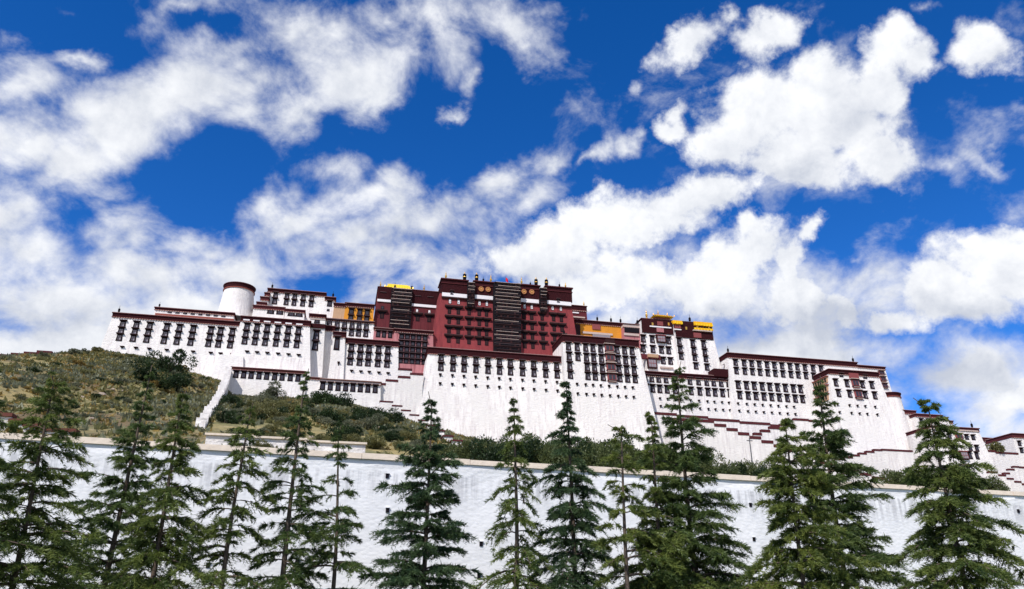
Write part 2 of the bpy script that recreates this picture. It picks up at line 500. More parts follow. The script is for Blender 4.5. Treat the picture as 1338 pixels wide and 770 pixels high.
# ------------------------------------------------------------------ mesh helpers
class MB:
    """collects shapes and links them as ONE mesh object"""
    def __init__(self):
        self.v, self.f, self.m, self.names = [], [], [], []

    def mi(self, mat):
        if mat not in self.names:
            self.names.append(mat)
        return self.names.index(mat)

    def poly(self, pts, mat):
        i = len(self.v)
        self.v += [tuple(float(c) for c in p) for p in pts]
        self.f.append(tuple(range(i, i + len(pts))))
        self.m.append(self.mi(mat))

    def hexa(self, b, t, mat):
        """bottom ring b and top ring t (4 points each, counter-clockwise from above)"""
        i = len(self.v)
        self.v += [tuple(float(c) for c in p) for p in list(b) + list(t)]
        k = self.mi(mat)
        for q in ((3, 2, 1, 0), (4, 5, 6, 7), (0, 1, 5, 4), (1, 2, 6, 5), (2, 3, 7, 6), (3, 0, 4, 7)):
            self.f.append(tuple(i + j for j in q))
            self.m.append(k)

    def box(self, x0, x1, y0, y1, z0, z1, mat):
        self.hexa([(x0, y0, z0), (x1, y0, z0), (x1, y1, z0), (x0, y1, z0)],
                  [(x0, y0, z1), (x1, y0, z1), (x1, y1, z1), (x0, y1, z1)], mat)

    def lathe(self, prof, mat, c=(0, 0, 0), n=16, a0=0.0, a1=2 * math.pi, axis='z'):
        i = len(self.v)
        k = self.mi(mat)
        full = abs(a1 - a0) > 6.28
        cols = n if full else n + 1
        for (r, z) in prof:
            for j in range(cols):
                a = a0 + (a1 - a0) * j / n
                p = (r * math.cos(a), r * math.sin(a), z) if axis == 'z' else (r * math.cos(a), z, r * math.sin(a))
                self.v.append((c[0] + p[0], c[1] + p[1], c[2] + p[2]))
        for a in range(len(prof) - 1):
            for j in range(n):
                j2 = (j + 1) % cols
                q = (i + a * cols + j, i + a * cols + j2, i + (a + 1) * cols + j2, i + (a + 1) * cols + j)
                self.f.append(q if axis == 'z' else q[::-1])
                self.m.append(k)

    def tube(self, pts, rads, mat, n=7):
        i = len(self.v)
        k = self.mi(mat)
        pts = [np.array(p, float) for p in pts]
        for a, p in enumerate(pts):
            t = pts[min(a + 1, len(pts) - 1)] - pts[max(a - 1, 0)]
            t = t / (np.linalg.norm(t) + 1e-9)
            s = np.cross(t, (0.31, 0.95, 0.05))
            s /= np.linalg.norm(s) + 1e-9
            w = np.cross(t, s)
            for j in range(n):
                an = 2 * math.pi * j / n
                self.v.append(tuple(p + rads[a] * (math.cos(an) * s + math.sin(an) * w)))
        for a in range(len(pts) - 1):
            for j in range(n):
                self.f.append((i + a * n + j, i + a * n + (j + 1) % n, i + (a + 1) * n + (j + 1) % n, i + (a + 1) * n + j))
                self.m.append(k)

    def mesh(self, name):
        me = bpy.data.meshes.new(name)
        me.from_pydata(self.v, [], self.f)
        for nm in self.names:
            me.materials.append(MATS[nm])
        me.polygons.foreach_set('material_index', self.m)
        me.update()
        return me

    def build(self, name, parent=None, loc=(0, 0, 0), smooth=False):
        me = self.mesh(name)
        if smooth:
            me.polygons.foreach_set('use_smooth', [True] * len(me.polygons))
        return link(name, me, parent, loc)


def link(name, me, parent=None, loc=(0, 0, 0)):
    o = bpy.data.objects.new(name, me)
    COL.objects.link(o)
    o.location = loc
    if parent is not None:
        o.parent = parent
    return o


def tag(o, label, cat, group=None, kind=None):
    if label:
        o['label'] = label
    if cat:
        o['category'] = cat
    if group:
        o['group'] = group
    if kind:
        o['kind'] = kind
    return o


def thing(name, label, cat, loc, group=None):
    o = bpy.data.objects.new(name, None)
    COL.objects.link(o)
    o.location = loc
    o.empty_display_size = 0.5
    return tag(o, label, cat, group)


# ------------------------------------------------------------------ window kinds (unit width and height, depth in metres)
def window_mesh(kind):
    m = MB()
    P = 'black_paint'
    if kind == 'tall':                       # black tapered surround, brown frame, dark panes with one pale curtain
        m.hexa([(-.5, -.10, 0), (.5, -.10, 0), (.5, .25, 0), (-.5, .25, 0)], [(-.40, -.10, 1), (.40, -.10, 1), (.40, .25, 1), (-.40, .25, 1)], P)
        m.box(-.30, .30, -.22, -.08, .10, .86, 'dark_wood')
        m.box(-.24, -.02, -.25, -.20, .16, .48, 'pane')
        m.box(.02, .24, -.25, -.20, .16, .48, 'curtain')
        m.box(-.24, -.02, -.25, -.20, .53, .80, 'pane')
        m.box(.02, .24, -.25, -.20, .53, .80, 'pane')
        m.box(-.40, .40, -.30, -.08, .02, .09, 'dark_wood')
    elif kind == 'dark':                     # mostly shuttered
        m.hexa([(-.5, -.10, 0), (.5, -.10, 0), (.5, .25, 0), (-.5, .25, 0)], [(-.42, -.10, 1), (.42, -.10, 1), (.42, .25, 1), (-.42, .25, 1)], P)
        m.box(-.30, .30, -.20, -.08, .10, .84, 'dark_wood')
        m.box(-.22, -.02, -.24, -.18, .16, .78, 'pane')
        m.box(.02, .22, -.24, -.18, .16, .78, 'pane')
    elif kind == 'niche':                    # T shaped dark opening of the red building
        m.box(-.22, .22, -.12, .20, 0, .62, 'dark_void')
        m.box(-.12, .12, -.17, -.10, .08, .55, 'dark_wood')
        m.hexa([(-.30, -.16, .60), (.30, -.16, .60), (.30, .2, .60), (-.30, .2, .60)], [(-.5, -.30, .80), (.5, -.30, .80), (.5, .2, .80), (-.5, .2, .80)], 'black_paint')
    elif kind == 'pale':                     # small white window high on the red wall
        m.box(-.5, .5, -.10, .2, 0, 1, 'dark_wood')
        m.box(-.34, .34, -.17, -.08, .06, .90, 'white_paint')
        m.box(-.12, .12, -.20, -.15, .15, .50, 'pane')
    elif kind == 'vent_or_putlog':                     # small drain / vent under a tiny lintel
        m.box(-.22, .22, -.05, .2, 0, .70, 'dark_void')
        m.box(-.5, .5, -.32, .2, .70, 1.0, 'dark_wood')
    elif kind == 'bay':                      # wide boxed bay with a white curtained middle
        m.box(-.5, .5, -.9, .25, 0, 1, 'dark_wood')
        m.box(-.40, .40, -1.0, -.88, .12, .80, 'curtain')
        for x in (-.40, -.14, .12, .38):
            m.box(x, x + .03, -1.06, -.98, .12, .80, 'red_wood')
        m.box(-.40, .42, -1.06, -.98, .44, .49, 'red_wood')
        m.box(-.55, .55, -1.15, .25, .90, .985, 'red_wood')
    elif kind == 'red':                      # carved red balcony window
        m.box(-.5, .5, -.7, .25, 0, 1, 'red_wood')
        m.box(-.38, -.04, -.78, -.68, .30, .86, 'pane')
        m.box(.04, .38, -.78, -.68, .30, .86, 'pane')
        m.box(-.55, .55, -.95, .25, .10, .20, 'dark_wood')
        m.box(-.44, .44, -.86, -.68, .03, .10, 'pale_edge')
    return m.mesh('window')


def awning_mesh(kind):
    m = MB()
    if kind == 'niche':
        m.box(-.56, .56, -1.0, .2, .80, .90, 'dark_wood')
        m.box(-.60, .60, -1.15, .2, .905, 1.0, 'awning_top')
    elif kind == 'red':
        m.box(-.60, .60, -1.3, .2, 1.0, 1.05, 'dark_wood')
        m.box(-.64, .64, -1.45, .2, 1.053, 1.12, 'pale_edge')
    else:
        m.box(-.50, .50, -.55, .2, 1.002, 1.05, 'dark_wood')
        m.box(-.56, .56, -.80, .2, 1.053, 1.10, 'awning_top')
        m.box(-.60, .60, -.95, .2, 1.103, 1.15, 'awning_cloth')
    return m.mesh('awning')


WIN, AWN = {}, {}


def add_window(root, kind, x, y, z, w, h, tilt=0.0, awning=True, rotz=0.0, name='window'):
    """x, y, z: foot of the window in world space"""
    if kind not in WIN:
        WIN[kind] = window_mesh(kind)
        AWN[kind] = awning_mesh(kind)
    rl = root.location
    o = link(name, WIN[kind], root, (x - rl[0], y - rl[1], z - rl[2]))
    o.rotation_euler = (-tilt, 0, rotz)
    o.scale = (w, 1, h)
    if awning:
        link('awning', AWN[kind], o)
    return o


# ------------------------------------------------------------------ building volumes
class Block:
    def __init__(self, name, label, cat, tl, tr, bot, Y, D, mat='whitewash', batter=0.11, lean=(1, 1), par=5.0,
                 par_mat='twig_frieze', coping='maroon_coping', cornice='pale_edge', root=None, wall_name='wall', zt=None, group=None):
        self.Y, self.b = Y, batter
        a, c = on_y(tl[0], tl[1], Y), on_y(tr[0], tr[1], Y)
        self.zt = zt if zt is not None else (a[2] + c[2]) / 2
        self.x0, self.x1 = x_at(tl[0], Y, self.zt), x_at(tr[0], Y, self.zt)
        if isinstance(bot, tuple):
            self.zb = on_y(bot[0], bot[1], Y - 4)[2]
        else:
            self.zb = bot
        self.D = D
        h = self.zt - self.zb
        g = batter * h
        xm = (self.x0 + self.x1) / 2
        if root is None:
            root = thing(name, label, cat, (xm, Y + D / 2, self.zb), group)
        self.root = root
        o = np.array(root.location)
        x0, x1, zt, zb = self.x0, self.x1, self.zt - 0.15, self.zb
        m = MB()
        m.hexa([(x0 - g * lean[0], Y - g, zb) - o, (x1 + g * lean[1], Y - g, zb) - o, (x1 + g * lean[1], Y + D, zb) - o, (x0 - g * lean[0], Y + D, zb) - o],
               [(x0, Y, zt) - o, (x1, Y, zt) - o, (x1, Y + D, zt) - o, (x0, Y + D, zt) - o], mat)
        self.wall = m.build(wall_name, root)
        self.k = depth(((x0 + x1) / 2, Y, zt)) / F       # metres per photo pixel here
        if par:
            self.parapet(self.x0, self.x1, self.zt, par * self.k, par_mat, coping, cornice, lean)

    def parapet(self, x0, x1, zt, ph, mat, coping, cornice, lean=(1, 1)):
        o = np.array(self.root.location)
        e = self.b * ph + 0.12
        Y, D = self.Y, self.D
        el, er = (e if lean[0] else 0.06), (e if lean[1] else 0.06)
        m = MB()
        m.box(x0 - el - o[0], x1 + er - o[0], Y - e - o[1], Y + D + .1 - o[1], zt - ph - o[2], zt - o[2], mat)
        par = m.build('parapet', self.root)
        if cornice:
            ch = max(0.28, min(.5, ph * 0.2))
            m = MB()
            m.box(x0 - el - .18 - o[0], x1 + er + .18 - o[0], Y - e - .22 - o[1], Y - .02 - o[1], zt - ph - ch * .45 - o[2], zt - ph - .003 - o[2], 'rafter_wood')
            n = int((x1 - x0) / 0.9)
            for i in range(n):
                xx = x0 + (i + .5) * (x1 - x0) / n
                m.box(xx - .22 - o[0], xx + .22 - o[0], Y - e - .30 - o[1], Y - .05 - o[1], zt - ph - ch - o[2], zt - ph - ch * .45 - .003 - o[2], cornice)
            m.build('cornice', par)
        if coping:
            m = MB()
            t = .30
            m.box(x0 - el - .25 - o[0], x1 + er + .25 - o[0], Y - e - .35 - o[1], Y + D + .2 - o[1], zt + .003 - o[2], zt + t - o[2], coping)
            m.box(x0 - el - .1 - o[0], x1 + er + .1 - o[0], Y - e - .2 - o[1], Y + D + .1 - o[1], zt + t + .003 - o[2], zt + t + .14 - o[2], 'pale_edge')
            m.build('coping', par)
        return par

    def yp(self, z):
        return self.Y - self.b * (self.zt - z)

    def zat(self, px, py):
        r = ray(px, py)
        # y = Y - b (zt - z)
        t = (self.Y - self.b * (self.zt - EYE[2]) - EYE[1]) / (r[1] - self.b * r[2])
        return EYE[2] + r[2] * t

    def grid(self, kind, cols, rows, w, awning=True, skip=(), ref=0, hs=1.0):
        """cols: photo columns of the window stacks in the first row; rows: (top, bottom) photo rows at column cols[ref]"""
        zt0 = self.zat(cols[ref], rows[0][0])
        tilt = math.atan(self.b)
        for r, (a, b) in enumerate(rows):
            za, zb = self.zat(cols[ref], a), self.zat(cols[ref], b)
            for c, px in enumerate(cols):
                if (r, c) in skip:
                    continue
                x = x_at(px, self.yp(zt0), zt0)
                ww = w[c] if isinstance(w, (list, tuple)) else w
                add_window(self.root, kind, x, self.yp(zb), zb, ww * self.k * 1.10, (za - zb) * hs, tilt, awning,
                           name='vent_or_putlog' if kind == 'vent_or_putlog' else 'window')

    def slab(self, name, rect, out, mat, parent=None, inn=0.3):
        """a box standing proud of the facade over the photo rectangle (measured along its left side)"""
        px0, py0, px1, py1 = rect
        z1, z0 = self.zat(px0, py0), self.zat(px0, py1)
        x0 = x_at(px0, self.yp(z1), z1)
        x1 = x_at(px1, self.yp(z1), z1)
        o = np.array(self.root.location)
        m = MB()
        m.box(x0 - o[0], x1 - o[0], self.yp(z0) - out - o[1], self.yp(z1) + inn - o[1], z0 - o[2], z1 - o[2], mat)
        return m.build(name, parent or self.root), (x0, x1, z0, z1)

    def gallery(self, rect, levels, out=1.2, cloth='yak_cloth', edge='pale_edge', post='dark_wood'):
        """stack of timber balconies hung with dark cloth"""
        px0, py0, px1, py1 = rect
        z1, z0 = self.zat(px0, py0), self.zat(px0, py1)
        x0 = x_at(px0, self.yp(z1), z1)
        x1 = x_at(px1, self.yp(z1), z1)
        o = np.array(self.root.location)
        m, e = MB(), MB()
        yf = self.yp(z0) - out
        m.box(x0 - o[0], x1 - o[0], yf - o[1], self.yp(z1) + .4 - o[1], z0 - o[2], z1 - o[2], cloth)
        for i in range(levels):
            zz = z0 + (z1 - z0) * (i + .86) / levels
            j = random.uniform(-.12, .12)
            a = random.uniform(0, .14) * (x1 - x0)
            b = random.uniform(0, .14) * (x1 - x0)
            pale = i > levels * .5 or random.random() < .35
            e.box(x0 - .1 + a - o[0], x1 + .1 - b - o[0], yf - .35 + j - o[1], yf + .1 - o[1], zz - .07 - o[2], zz + .07 - o[2], edge if pale else 'awning_top')
            e.box(x0 - o[0], x1 - o[0], yf - .22 - o[1], yf + .1 - o[1], zz - .62 - o[2], zz - .5 - o[2], 'awning_cloth' if random.random() < .5 else post)
            nq = max(2, int((x1 - x0) / 1.6))
            for q in range(nq):          # folds and openings of the hung cloth
                xx = x0 + (q + random.uniform(.2, .8)) * (x1 - x0) / nq
                m.box(xx - .35 - o[0], xx + .35 - o[0], yf - random.uniform(.08, .25) - o[1], yf + .1 - o[1], zz - 1.6 - o[2], zz - .64 - o[2], random.choice((cloth, cloth, post)))
        g = m.build('gallery', self.root)
        e.build('balcony_edge', g)
        return g


def finial_mesh(kind):
    m = MB()
    if kind == 'gold':
        m.lathe([(.0, 0), (.35, 0), (.35, .15), (.16, .3), (.30, .7), (.34, 1.0), (.16, 1.3), (.10, 1.5), (.17, 1.75), (.05, 2.1), (.0, 2.8)], 'gold', n=10)
    elif kind == 'banner':
        m.lathe([(.0, 0), (.14, 0), (.14, .4), (.50, .42), (.55, 1.1), (.50, 1.9), (.56, 1.95), (.50, 2.05), (.12, 2.2), (.08, 2.5), (.0, 3.1)], 'yak_cloth', n=12)
        m.lathe([(.57, 1.05), (.59, 1.15), (.57, 1.25)], 'gold', n=12)
        m.lathe([(.18, 2.2), (.2, 2.35), (.02, 2.9)], 'gold', n=10)
    else:
        m.lathe([(.0, 0), (.20, 0), (.20, .3), (.32, .35), (.34, 1.1), (.26, 1.3), (.06, 1.4), (.04, 2.3), (.0, 2.35)], 'yak_cloth', n=10)
    return m.mesh('finial')


FIN = {}


def finial(block, kind, px, s=1.0, dz=0.44, dy=0.2, z=None, name=None):
    if kind not in FIN:
        FIN[kind] = finial_mesh(kind)
    z = (block.zt + dz) if z is None else z
    x = x_at(px, block.Y + dy, z)
    o = np.array(block.root.location)
    f = link(name or {'gold': 'gilded_finial', 'banner': 'victory_banner', 'mast': 'roof_finial'}[kind], FIN[kind], block.root, np.array((x, block.Y + dy, z)) - o)
    f.scale = (s * 1.25, s * 1.25, s * 1.25)
    return f


# ================================================================== LAND
ZW = 9.5                                               # top of the near white wall
WL, WR = on_z(101, 571, ZW), on_z(1338, 643, ZW)
slope = (WR[1] - WL[1]) / (WR[0] - WL[0])


def yw(x):
    return WL[1] + slope * (x - WL[0])


YB = 281.0
BASE = [(-700, 560), (-300, 512), (-150, 493), (0, 477), (60, 468), (134, 458), (199, 470), (290, 500), (303, 518), (380, 522), (440, 524), (497, 540), (545, 566), (600, 592),
        (700, 604), (850, 615), (1000, 627), (1150, 637), (1300, 648), (1500, 665), (2000, 700)]
BX, BZ = [], []
for px_, py_ in BASE:
    p_ = on_y(px_, py_, YB)
    BX.append(p_[0])
    BZ.append(p_[2])


def fbm2(x, y, seed=0):
    r = 0.0
    rs = np.random.RandomState(seed)
    for k in range(14):
        fr = 0.02 * (1.45 ** k)
        a = rs.uniform(0, 6.28)
        ph = rs.uniform(0, 6.28)
        r = r + (0.02 / fr) ** 0.9 * np.sin(fr * 6.28 * (x * math.cos(a) + y * math.sin(a)) + ph)
    return r


def terrain(x, y):
    x = np.asarray(x, float)
    y = np.asarray(y, float)
    zb = np.interp(x, BX, BZ)
    y0 = yw(x) + 1.0
    t = np.clip((y - y0) / (YB - y0), 0, 1)
    left = np.clip((-40 - x) / 60, 0, 1)
    s = t - (0.055 * left) * np.sin(math.pi * t)
    z = ZW - 0.6 + (zb - ZW + 0.6) * s
    z = z + fbm2(x, y, 3) * 0.36 * np.clip(t * 5, 0.0, 1) * np.clip((1.02 - t) * 8, 0, 1) * (0.25 + 0.75 * np.clip((20 - x) / 60, 0, 1))
    over = np.clip(y - (YB + 26), 0, None)
    z = z - np.where(x < BX[5] + 4, 0.55 * np.clip(y - (YB + 3), 0, None), 0.45 * np.clip(over - 40, 0, None))
    return np.maximum(z, 0.0)


def build_hill():
    xs = np.arange(-330, 420, 2.5)
    ts = np.concatenate([np.linspace(0, 1, 110), 1 + np.linspace(0.01, 0.9, 30)])
    X = np.repeat(xs[:, None], len(ts), 1)
    Y0 = yw(X) + 0.9
    Yv = Y0 + (YB - Y0) * ts[None, :]
    Z = terrain(X, Yv)
    v = np.stack([X, Yv, Z], -1).reshape(-1, 3)
    nx, ny = X.shape
    idx = np.arange(nx * ny).reshape(nx, ny)
    f = np.stack([idx[:-1, :-1], idx[1:, :-1], idx[1:, 1:], idx[:-1, 1:]], -1).reshape(-1, 4)
    me = bpy.data.meshes.new('hill')
    me.from_pydata(v.tolist(), [], f.tolist())
    me.materials.append(MATS['hill_ground'])
    me.polygons.foreach_set('use_smooth', [True] * len(me.polygons))
    o = link('hill', me)
    tag(o, 'dry scrubby hill rising behind the white wall', None, kind='structure')


build_hill()


def ground_hit(px, py):
    r = ray(px, py)
    t0 = None
    for t in np.arange(46, 330, 0.5):
        p = EYE + r * t
        if p[1] < yw(p[0]) + 1.2:
            continue
        z = float(terrain(p[0], p[1]))
        if p[2] <= z:
            return np.array((p[0], p[1], z))
    return None


g = MB()
S = 4000
g.poly([(-S, -S, 0), (S, -S, 0), (S, S, 0), (-S, S, 0)], 'lawn')
tag(g.build('ground'), 'flat grassy ground in front of the wall', None, kind='structure')
g = MB()
g.poly([(-200, -6, .004), (200, -6, .004), (200, 12, .004), (-200, 12, .004)], 'paving')
tag(g.build('pavement'), 'grey paved walk', None, kind='structure')

# ------------------------------------------------------------------ near white wall
ang = math.atan(slope)
xl, xr = -62.0, 110.0
mid = ((xl + xr) / 2, yw((xl + xr) / 2))
wall_root = thing('retaining_wall', 'long white stone retaining wall with tan coping behind the cedars', 'wall', (mid[0], mid[1], ZW))
wall_root.rotation_euler = (0, 0, ang)
half = (xr - xl) / 2 / math.cos(ang)


def wall_local(px, py):
    """point on the wall face seen at a photo position"""
    r = ray(px, py)
    # face: y = yw(x)
    t = (WL[1] - slope * WL[0] - EYE[1] + slope * EYE[0]) / (r[1] - slope * r[0])
    p = EYE + r * t
    dx, dy = p[0] - mid[0], p[1] - mid[1]
    return dx * math.cos(ang) + dy * math.sin(ang), p[2] - ZW


COP_H = 0.29
m = MB()
nseg = 90
rs = np.random.RandomState(5)
zs = [-ZW, -7, -5, -3, -1.5, -.7, -COP_H]
grid_ = []
for i in range(nseg + 1):
    x = -half + 2 * half * i / nseg
    grid_.append([(x, (-.02 * (-(z) - COP_H)) + rs.uniform(-.035, .035), z) for z in zs])
for i in range(nseg):
    for j in range(len(zs) - 1):
        m.poly([grid_[i][j], grid_[i + 1][j], grid_[i + 1][j + 1], grid_[i][j + 1]], 'stone_whitewash')
m.poly([(-half, 0.05, -COP_H), (half, 0.05, -COP_H), (half, 1.0, -COP_H), (-half, 1.0, -COP_H)], 'stone_whitewash')
m.build('wall', wall_root, smooth=False)
m = MB()
n = 60
for i in range(n):
    a, b = -half + 2 * half * i / n, -half + 2 * half * (i + 1) / n
    j, k = rs.uniform(-.03, .03), rs.uniform(-.025, .025)
    m.hexa([(a + .01, -.13 + j, -COP_H + .003), (b - .01, -.13 + j, -COP_H + .003), (b - .01, 1.1, -COP_H + .003), (a + .01, 1.1, -COP_H + .003)],
           [(a + .01, -.09 + j, k), (b - .01, -.09 + j, k), (b - .01, 1.0, k + .12), (a + .01, 1.0, k + .12)], 'coping_stone')
m.build('coping', wall_root)
hole = MB()
hole.box(-.085, .085, -.02, .3, -.11, .11, 'dark_void')
hole.box(-.11, .11, -.07, .3, .11, .14, 'stone_whitewash')
hm = hole.mesh('drain_hole')
for px, py in ((506, 622), (506, 667), (277, 698), (272, 739), (628, 711), (625, 753), (1330, 668), (1322, 716), (745, 640), (745, 684), (390, 690), (388, 733), (150, 640), (148, 690),
               (860, 730), (980, 660), (984, 705), (1100, 745), (1215, 676), (1212, 724)):
    x, z = wall_local(px, py)
    link('drain_hole', hm, wall_root, (x, -.02 * (-z - COP_H) - .03, z))

# ================================================================== PALACE BUILDINGS
# ---- far west wing
A = Block('palace_wing', 'long low white west wing with nine columns of stacked dark windows on the hill crest', 'palace wing',
          (148.7, 412.2), (317, 419.5), (199, 502), 296, 22, par=5)
A.grid('tall', [161.4, 179.1, 196.5, 218.8, 235.3, 253.2, 276.2, 288.9, 304.2], [(420, 428), (429, 436.5), (437.5, 446)], 7.2)
A.grid('vent_or_putlog', [160, 177.8, 195.3, 218, 234.5, 252.5, 275.6, 288.4, 303.8], [(453.5, 455.3)], 4.2)  # dark boxes stand in for shadowed putlog lines below the windows
finial(A, 'mast', 155)
for px in (175, 250):
    pass
F_ = Block('roof_hall', 'low flat-roofed attic with brown bands on top of the west wing', 'roof hall', (203, 404), (306, 408.5), (203, 425), 303, 12, par=2.6, batter=.03)
F_.slab('brown_band', (203, 409.3, 306, 412), .15, 'rafter_wood')
F_.grid('dark', [222, 232, 242, 252, 262, 272, 282, 292], [(407.4, 409.2)], 5, awning=False)
finial(F_, 'mast', 208, .8)


# ---- round tower
def round_tower(name, label, lp, rp, bot, Y, cap, mat='whitewash'):
    a, b = on_y(lp[0], lp[1], Y), on_y(rp[0], rp[1], Y)
    zt = (a[2] + b[2]) / 2
    r = (x_at(rp[0], Y, zt) - x_at(lp[0], Y, zt)) / 2
    xc = (x_at(rp[0], Y, zt) + x_at(lp[0], Y, zt)) / 2
    zb = on_y(bot[0], bot[1], Y)[2]
    root = thing(name, label, 'tower', (xc, Y, zb))
    k = depth((xc, Y, zt)) / F
    h = zt - zb
    ch = cap * k
    m = MB()
    m.lathe([(r + .1 * h, 0), (r, h - ch)], mat, n=40)
    m.build('wall', root, smooth=True)
    m = MB()
    m.lathe([(r - .1, h - ch), (r + .25, h - ch), (r + .3, h), (0, h)], 'twig_frieze', n=40)
    p = m.build('parapet', root)
    m = MB()
    m.lathe([(r + .2, h + .003), (r + .6, h + .003), (r + .6, h + .3), (r + .1, h + .45), (0, h + .45)], 'maroon_coping', n=40)
    m.lathe([(r, h - ch - .35), (r + .42, h - ch - .35), (r + .42, h - ch - .003), (r, h - ch - .003)], 'rafter_wood', n=40)
    m.build('coping', p)
    return root


round_tower('round_tower', 'round white tower with a dark maroon cap above the west wing', (293.6, 376), (332.5, 378), (310, 420), 312, 5.2)

# ---- upper white building right of the tower
G = Block('white_building', 'upper white building with five two-storey window columns under a dark roof band', 'building', (350.8, 375.5), (425.5, 386), (351, 425), 312, 18, par=4.2, batter=.07)
G.grid('tall', [360.4, 375.4, 385.5, 396.7, 407.7], [(383, 389.5), (390.5, 397.8)], 6.0)
finial(G, 'mast', 355.5)
G.slab('roof_shed', (413, 380, 424, 384.5), -2.0, 'whitewash', inn=6)
G2 = Block('white_building', 'narrow white end building with one small window beside the ochre chapel', 'building', (425.6, 388.5), (438, 390.2), (425, 425), 310.5, 14, par=4, batter=.07)
G2.grid('dark', [431, 430], [(394, 401)], 6, skip=((0, 1),))
G2.grid('dark', [429, 431], [(404, 407)], 3.5, skip=((0, 1),), awning=False)
finial(G2, 'mast', 435)
Gt = Block('tan_building', 'small tan mud building between white end building and ochre chapel', 'building', (437, 396.8), (452, 398), (437, 425), 309, 10, mat='tan_wash', par=4, batter=.04)
# terraces stepping up to it
T1 = Block('terrace_house', 'small maroon-capped terrace house right of the round tower with two framed windows', 'house', (331.7, 399.5), (372, 403.2), (332, 425), 305, 8, par=3.5, batter=.04, par_mat='maroon_coping')
T1.grid('dark', [354, 366], [(405, 410.5)], 8.5, awning=False)
T1b = Block('terrace_house', 'low terrace house with dark open gallery above the triple windows', 'house', (373, 404), (398, 407.5), (373, 425), 304, 8, par=2.5, batter=.03, par_mat='maroon_coping')
T1b.grid('dark', [381, 391], [(409, 413.5)], 9, awning=False)
T2 = Block('terrace_block', 'topmost small stepped block left of the upper white building', 'terrace block', (346.5, 383), (352, 384), (346, 410), 310, 6, par=3.5, batter=.03, par_mat='maroon_coping')
T3 = Block('terrace_block', 'middle small stepped block between round tower and upper white building', 'terrace block', (341, 388.5), (351, 389.6), (341, 412), 308.5, 6, par=4, batter=.03, par_mat='maroon_coping')
T4 = Block('terrace_block', 'lowest small stepped block right of the round tower', 'terrace block', (336, 395.3), (348, 396.6), (336, 412), 307, 6, par=3, batter=.03, par_mat='maroon_coping')

# ---- west block B and lower hall C
B = Block('palace_wing', 'white block with six columns of triple windows above the brown-eaved low hall', 'palace wing', (316.3, 413.5), (405, 421.5), (316, 505), 293, 24, par=6)
B.grid('tall', [323.3, 336.4, 349.6, 363.5, 377.1, 390.3], [(423.5, 431.5), (433, 441), (442, 450.5)], 7.0)
B.grid('vent_or_putlog', [323, 336, 349.4, 363.4, 377, 390.3], [(459.5, 461.3)], 4.2)  # putlog lines here too, their shadow given by the dark boxes
for px in (322, 335, 349, 363, 377, 391):
    pyl = 417.2 + (px - 322) * .083
    B.slab('white_panel', (px - 4, pyl, px + 4.5, pyl + 1.6), .18, 'white_paint', inn=.1)
C_ = Block('low_hall', 'low white hall with nine square windows and a thin brown eave under the triple windows', 'hall', (303, 479), (399, 488), (303, 530), 287, 7, par=2.2, batter=.07, lean=(1, 1), par_mat='brown_roof')
C_.grid('dark', [309, 319, 328.8, 339, 349, 359.4, 369.2, 379.8, 389.8], [(485.5, 494.2)], 6.4)

# ---- side towers L1, L2, L3
L1 = Block('corner_tower', 'white corner tower with one window column and broad dark eaves', 'tower', (405, 410.5), (425.5, 413), (405, 508), 296.5, 14, par=3.5, batter=.04)
L1.slab('dark_eave', (404.5, 423, 425.5, 428.2), .6, 'twig_frieze')
L1.slab('tan_band', (405, 416, 425.5, 417.2), .2, 'pale_edge')
L1.grid('dark', [414.5], [(418, 422.6)], 7, awning=False)
L1.grid('tall', [414], [(433, 445), (447, 458.5)], 7.5)
L2 = Block('recessed_wall', 'plain recessed white wall with a dark eave between two towers', 'wall block', (425, 426), (437, 428), (425, 508), 300, 12, par=6, batter=.04)
L3 = Block('corner_tower', 'white corner tower with one tall dark window beside the recessed wall', 'tower', (436.5, 433.8), (451.5, 436), (436, 508), 297, 14, par=6, batter=.04)
L3.grid('dark', [441], [(441.5, 458)], 7)
L3.grid('vent_or_putlog', [442.5], [(474, 478)], 2.5)

# ---- ochre chapel, terrace J, wing K, pink block M
H_ = Block('ochre_chapel', 'small ochre yellow chapel with three dark windows left of the dark red annex', 'chapel', (451.8, 396.3), (488.5, 399.5), (452, 430), 309, 12, mat='ochre_wash', par=4, batter=.04)
H_.grid('dark', [459.4, 470.5, 480], [(404, 411), (412.5, 419)], 6.6)
J_ = Block('terrace_hall', 'white terrace hall with a row of tall paired windows below the ochre chapel', 'hall', (425.5, 414.2), (489, 424), (426, 450), 303, 10, par=2, batter=.03, par_mat='brown_roof')
J_.grid('tall', [431, 441, 450.6, 460.4, 469.5, 479], [(419.5, 428.5), (429.5, 438)], 6.5, ref=1)
K_ = Block('palace_wing', 'white wing with five columns of tall windows under a maroon band below the terrace hall', 'palace wing', (451.8, 441), (520.7, 449.5), (452, 520), 298, 14, par=6, batter=.05)
K_.grid('tall', [459.4, 471.5, 482.4, 495, 507], [(450.5, 458.5), (460, 468), (469.5, 477.5)], 7.2)
K_.grid('vent_or_putlog', [459.5, 471.5, 482.5, 495, 507], [(484.5, 486.8)], 3.6)  # dark dashes drawn for the shadow along the putlog lines
J2 = Block('terrace_hall', 'small pale pink hall with three windows below the dark red annex', 'hall', (489, 427.5), (516, 432.5), (489, 455), 302.5, 8, mat='pink_wash', par=2, batter=.03, par_mat='brown_roof')
J2.grid('dark', [494.5, 502, 510], [(433, 441)], 5.5)
M_ = Block('pink_building', 'faded pink-red building with a dense grid of small eaved windows beside the red palace', 'building', (515.5, 428.5), (566, 436), (521, 492), 299, 14, mat='pink_wash', par=3.2, batter=.04)
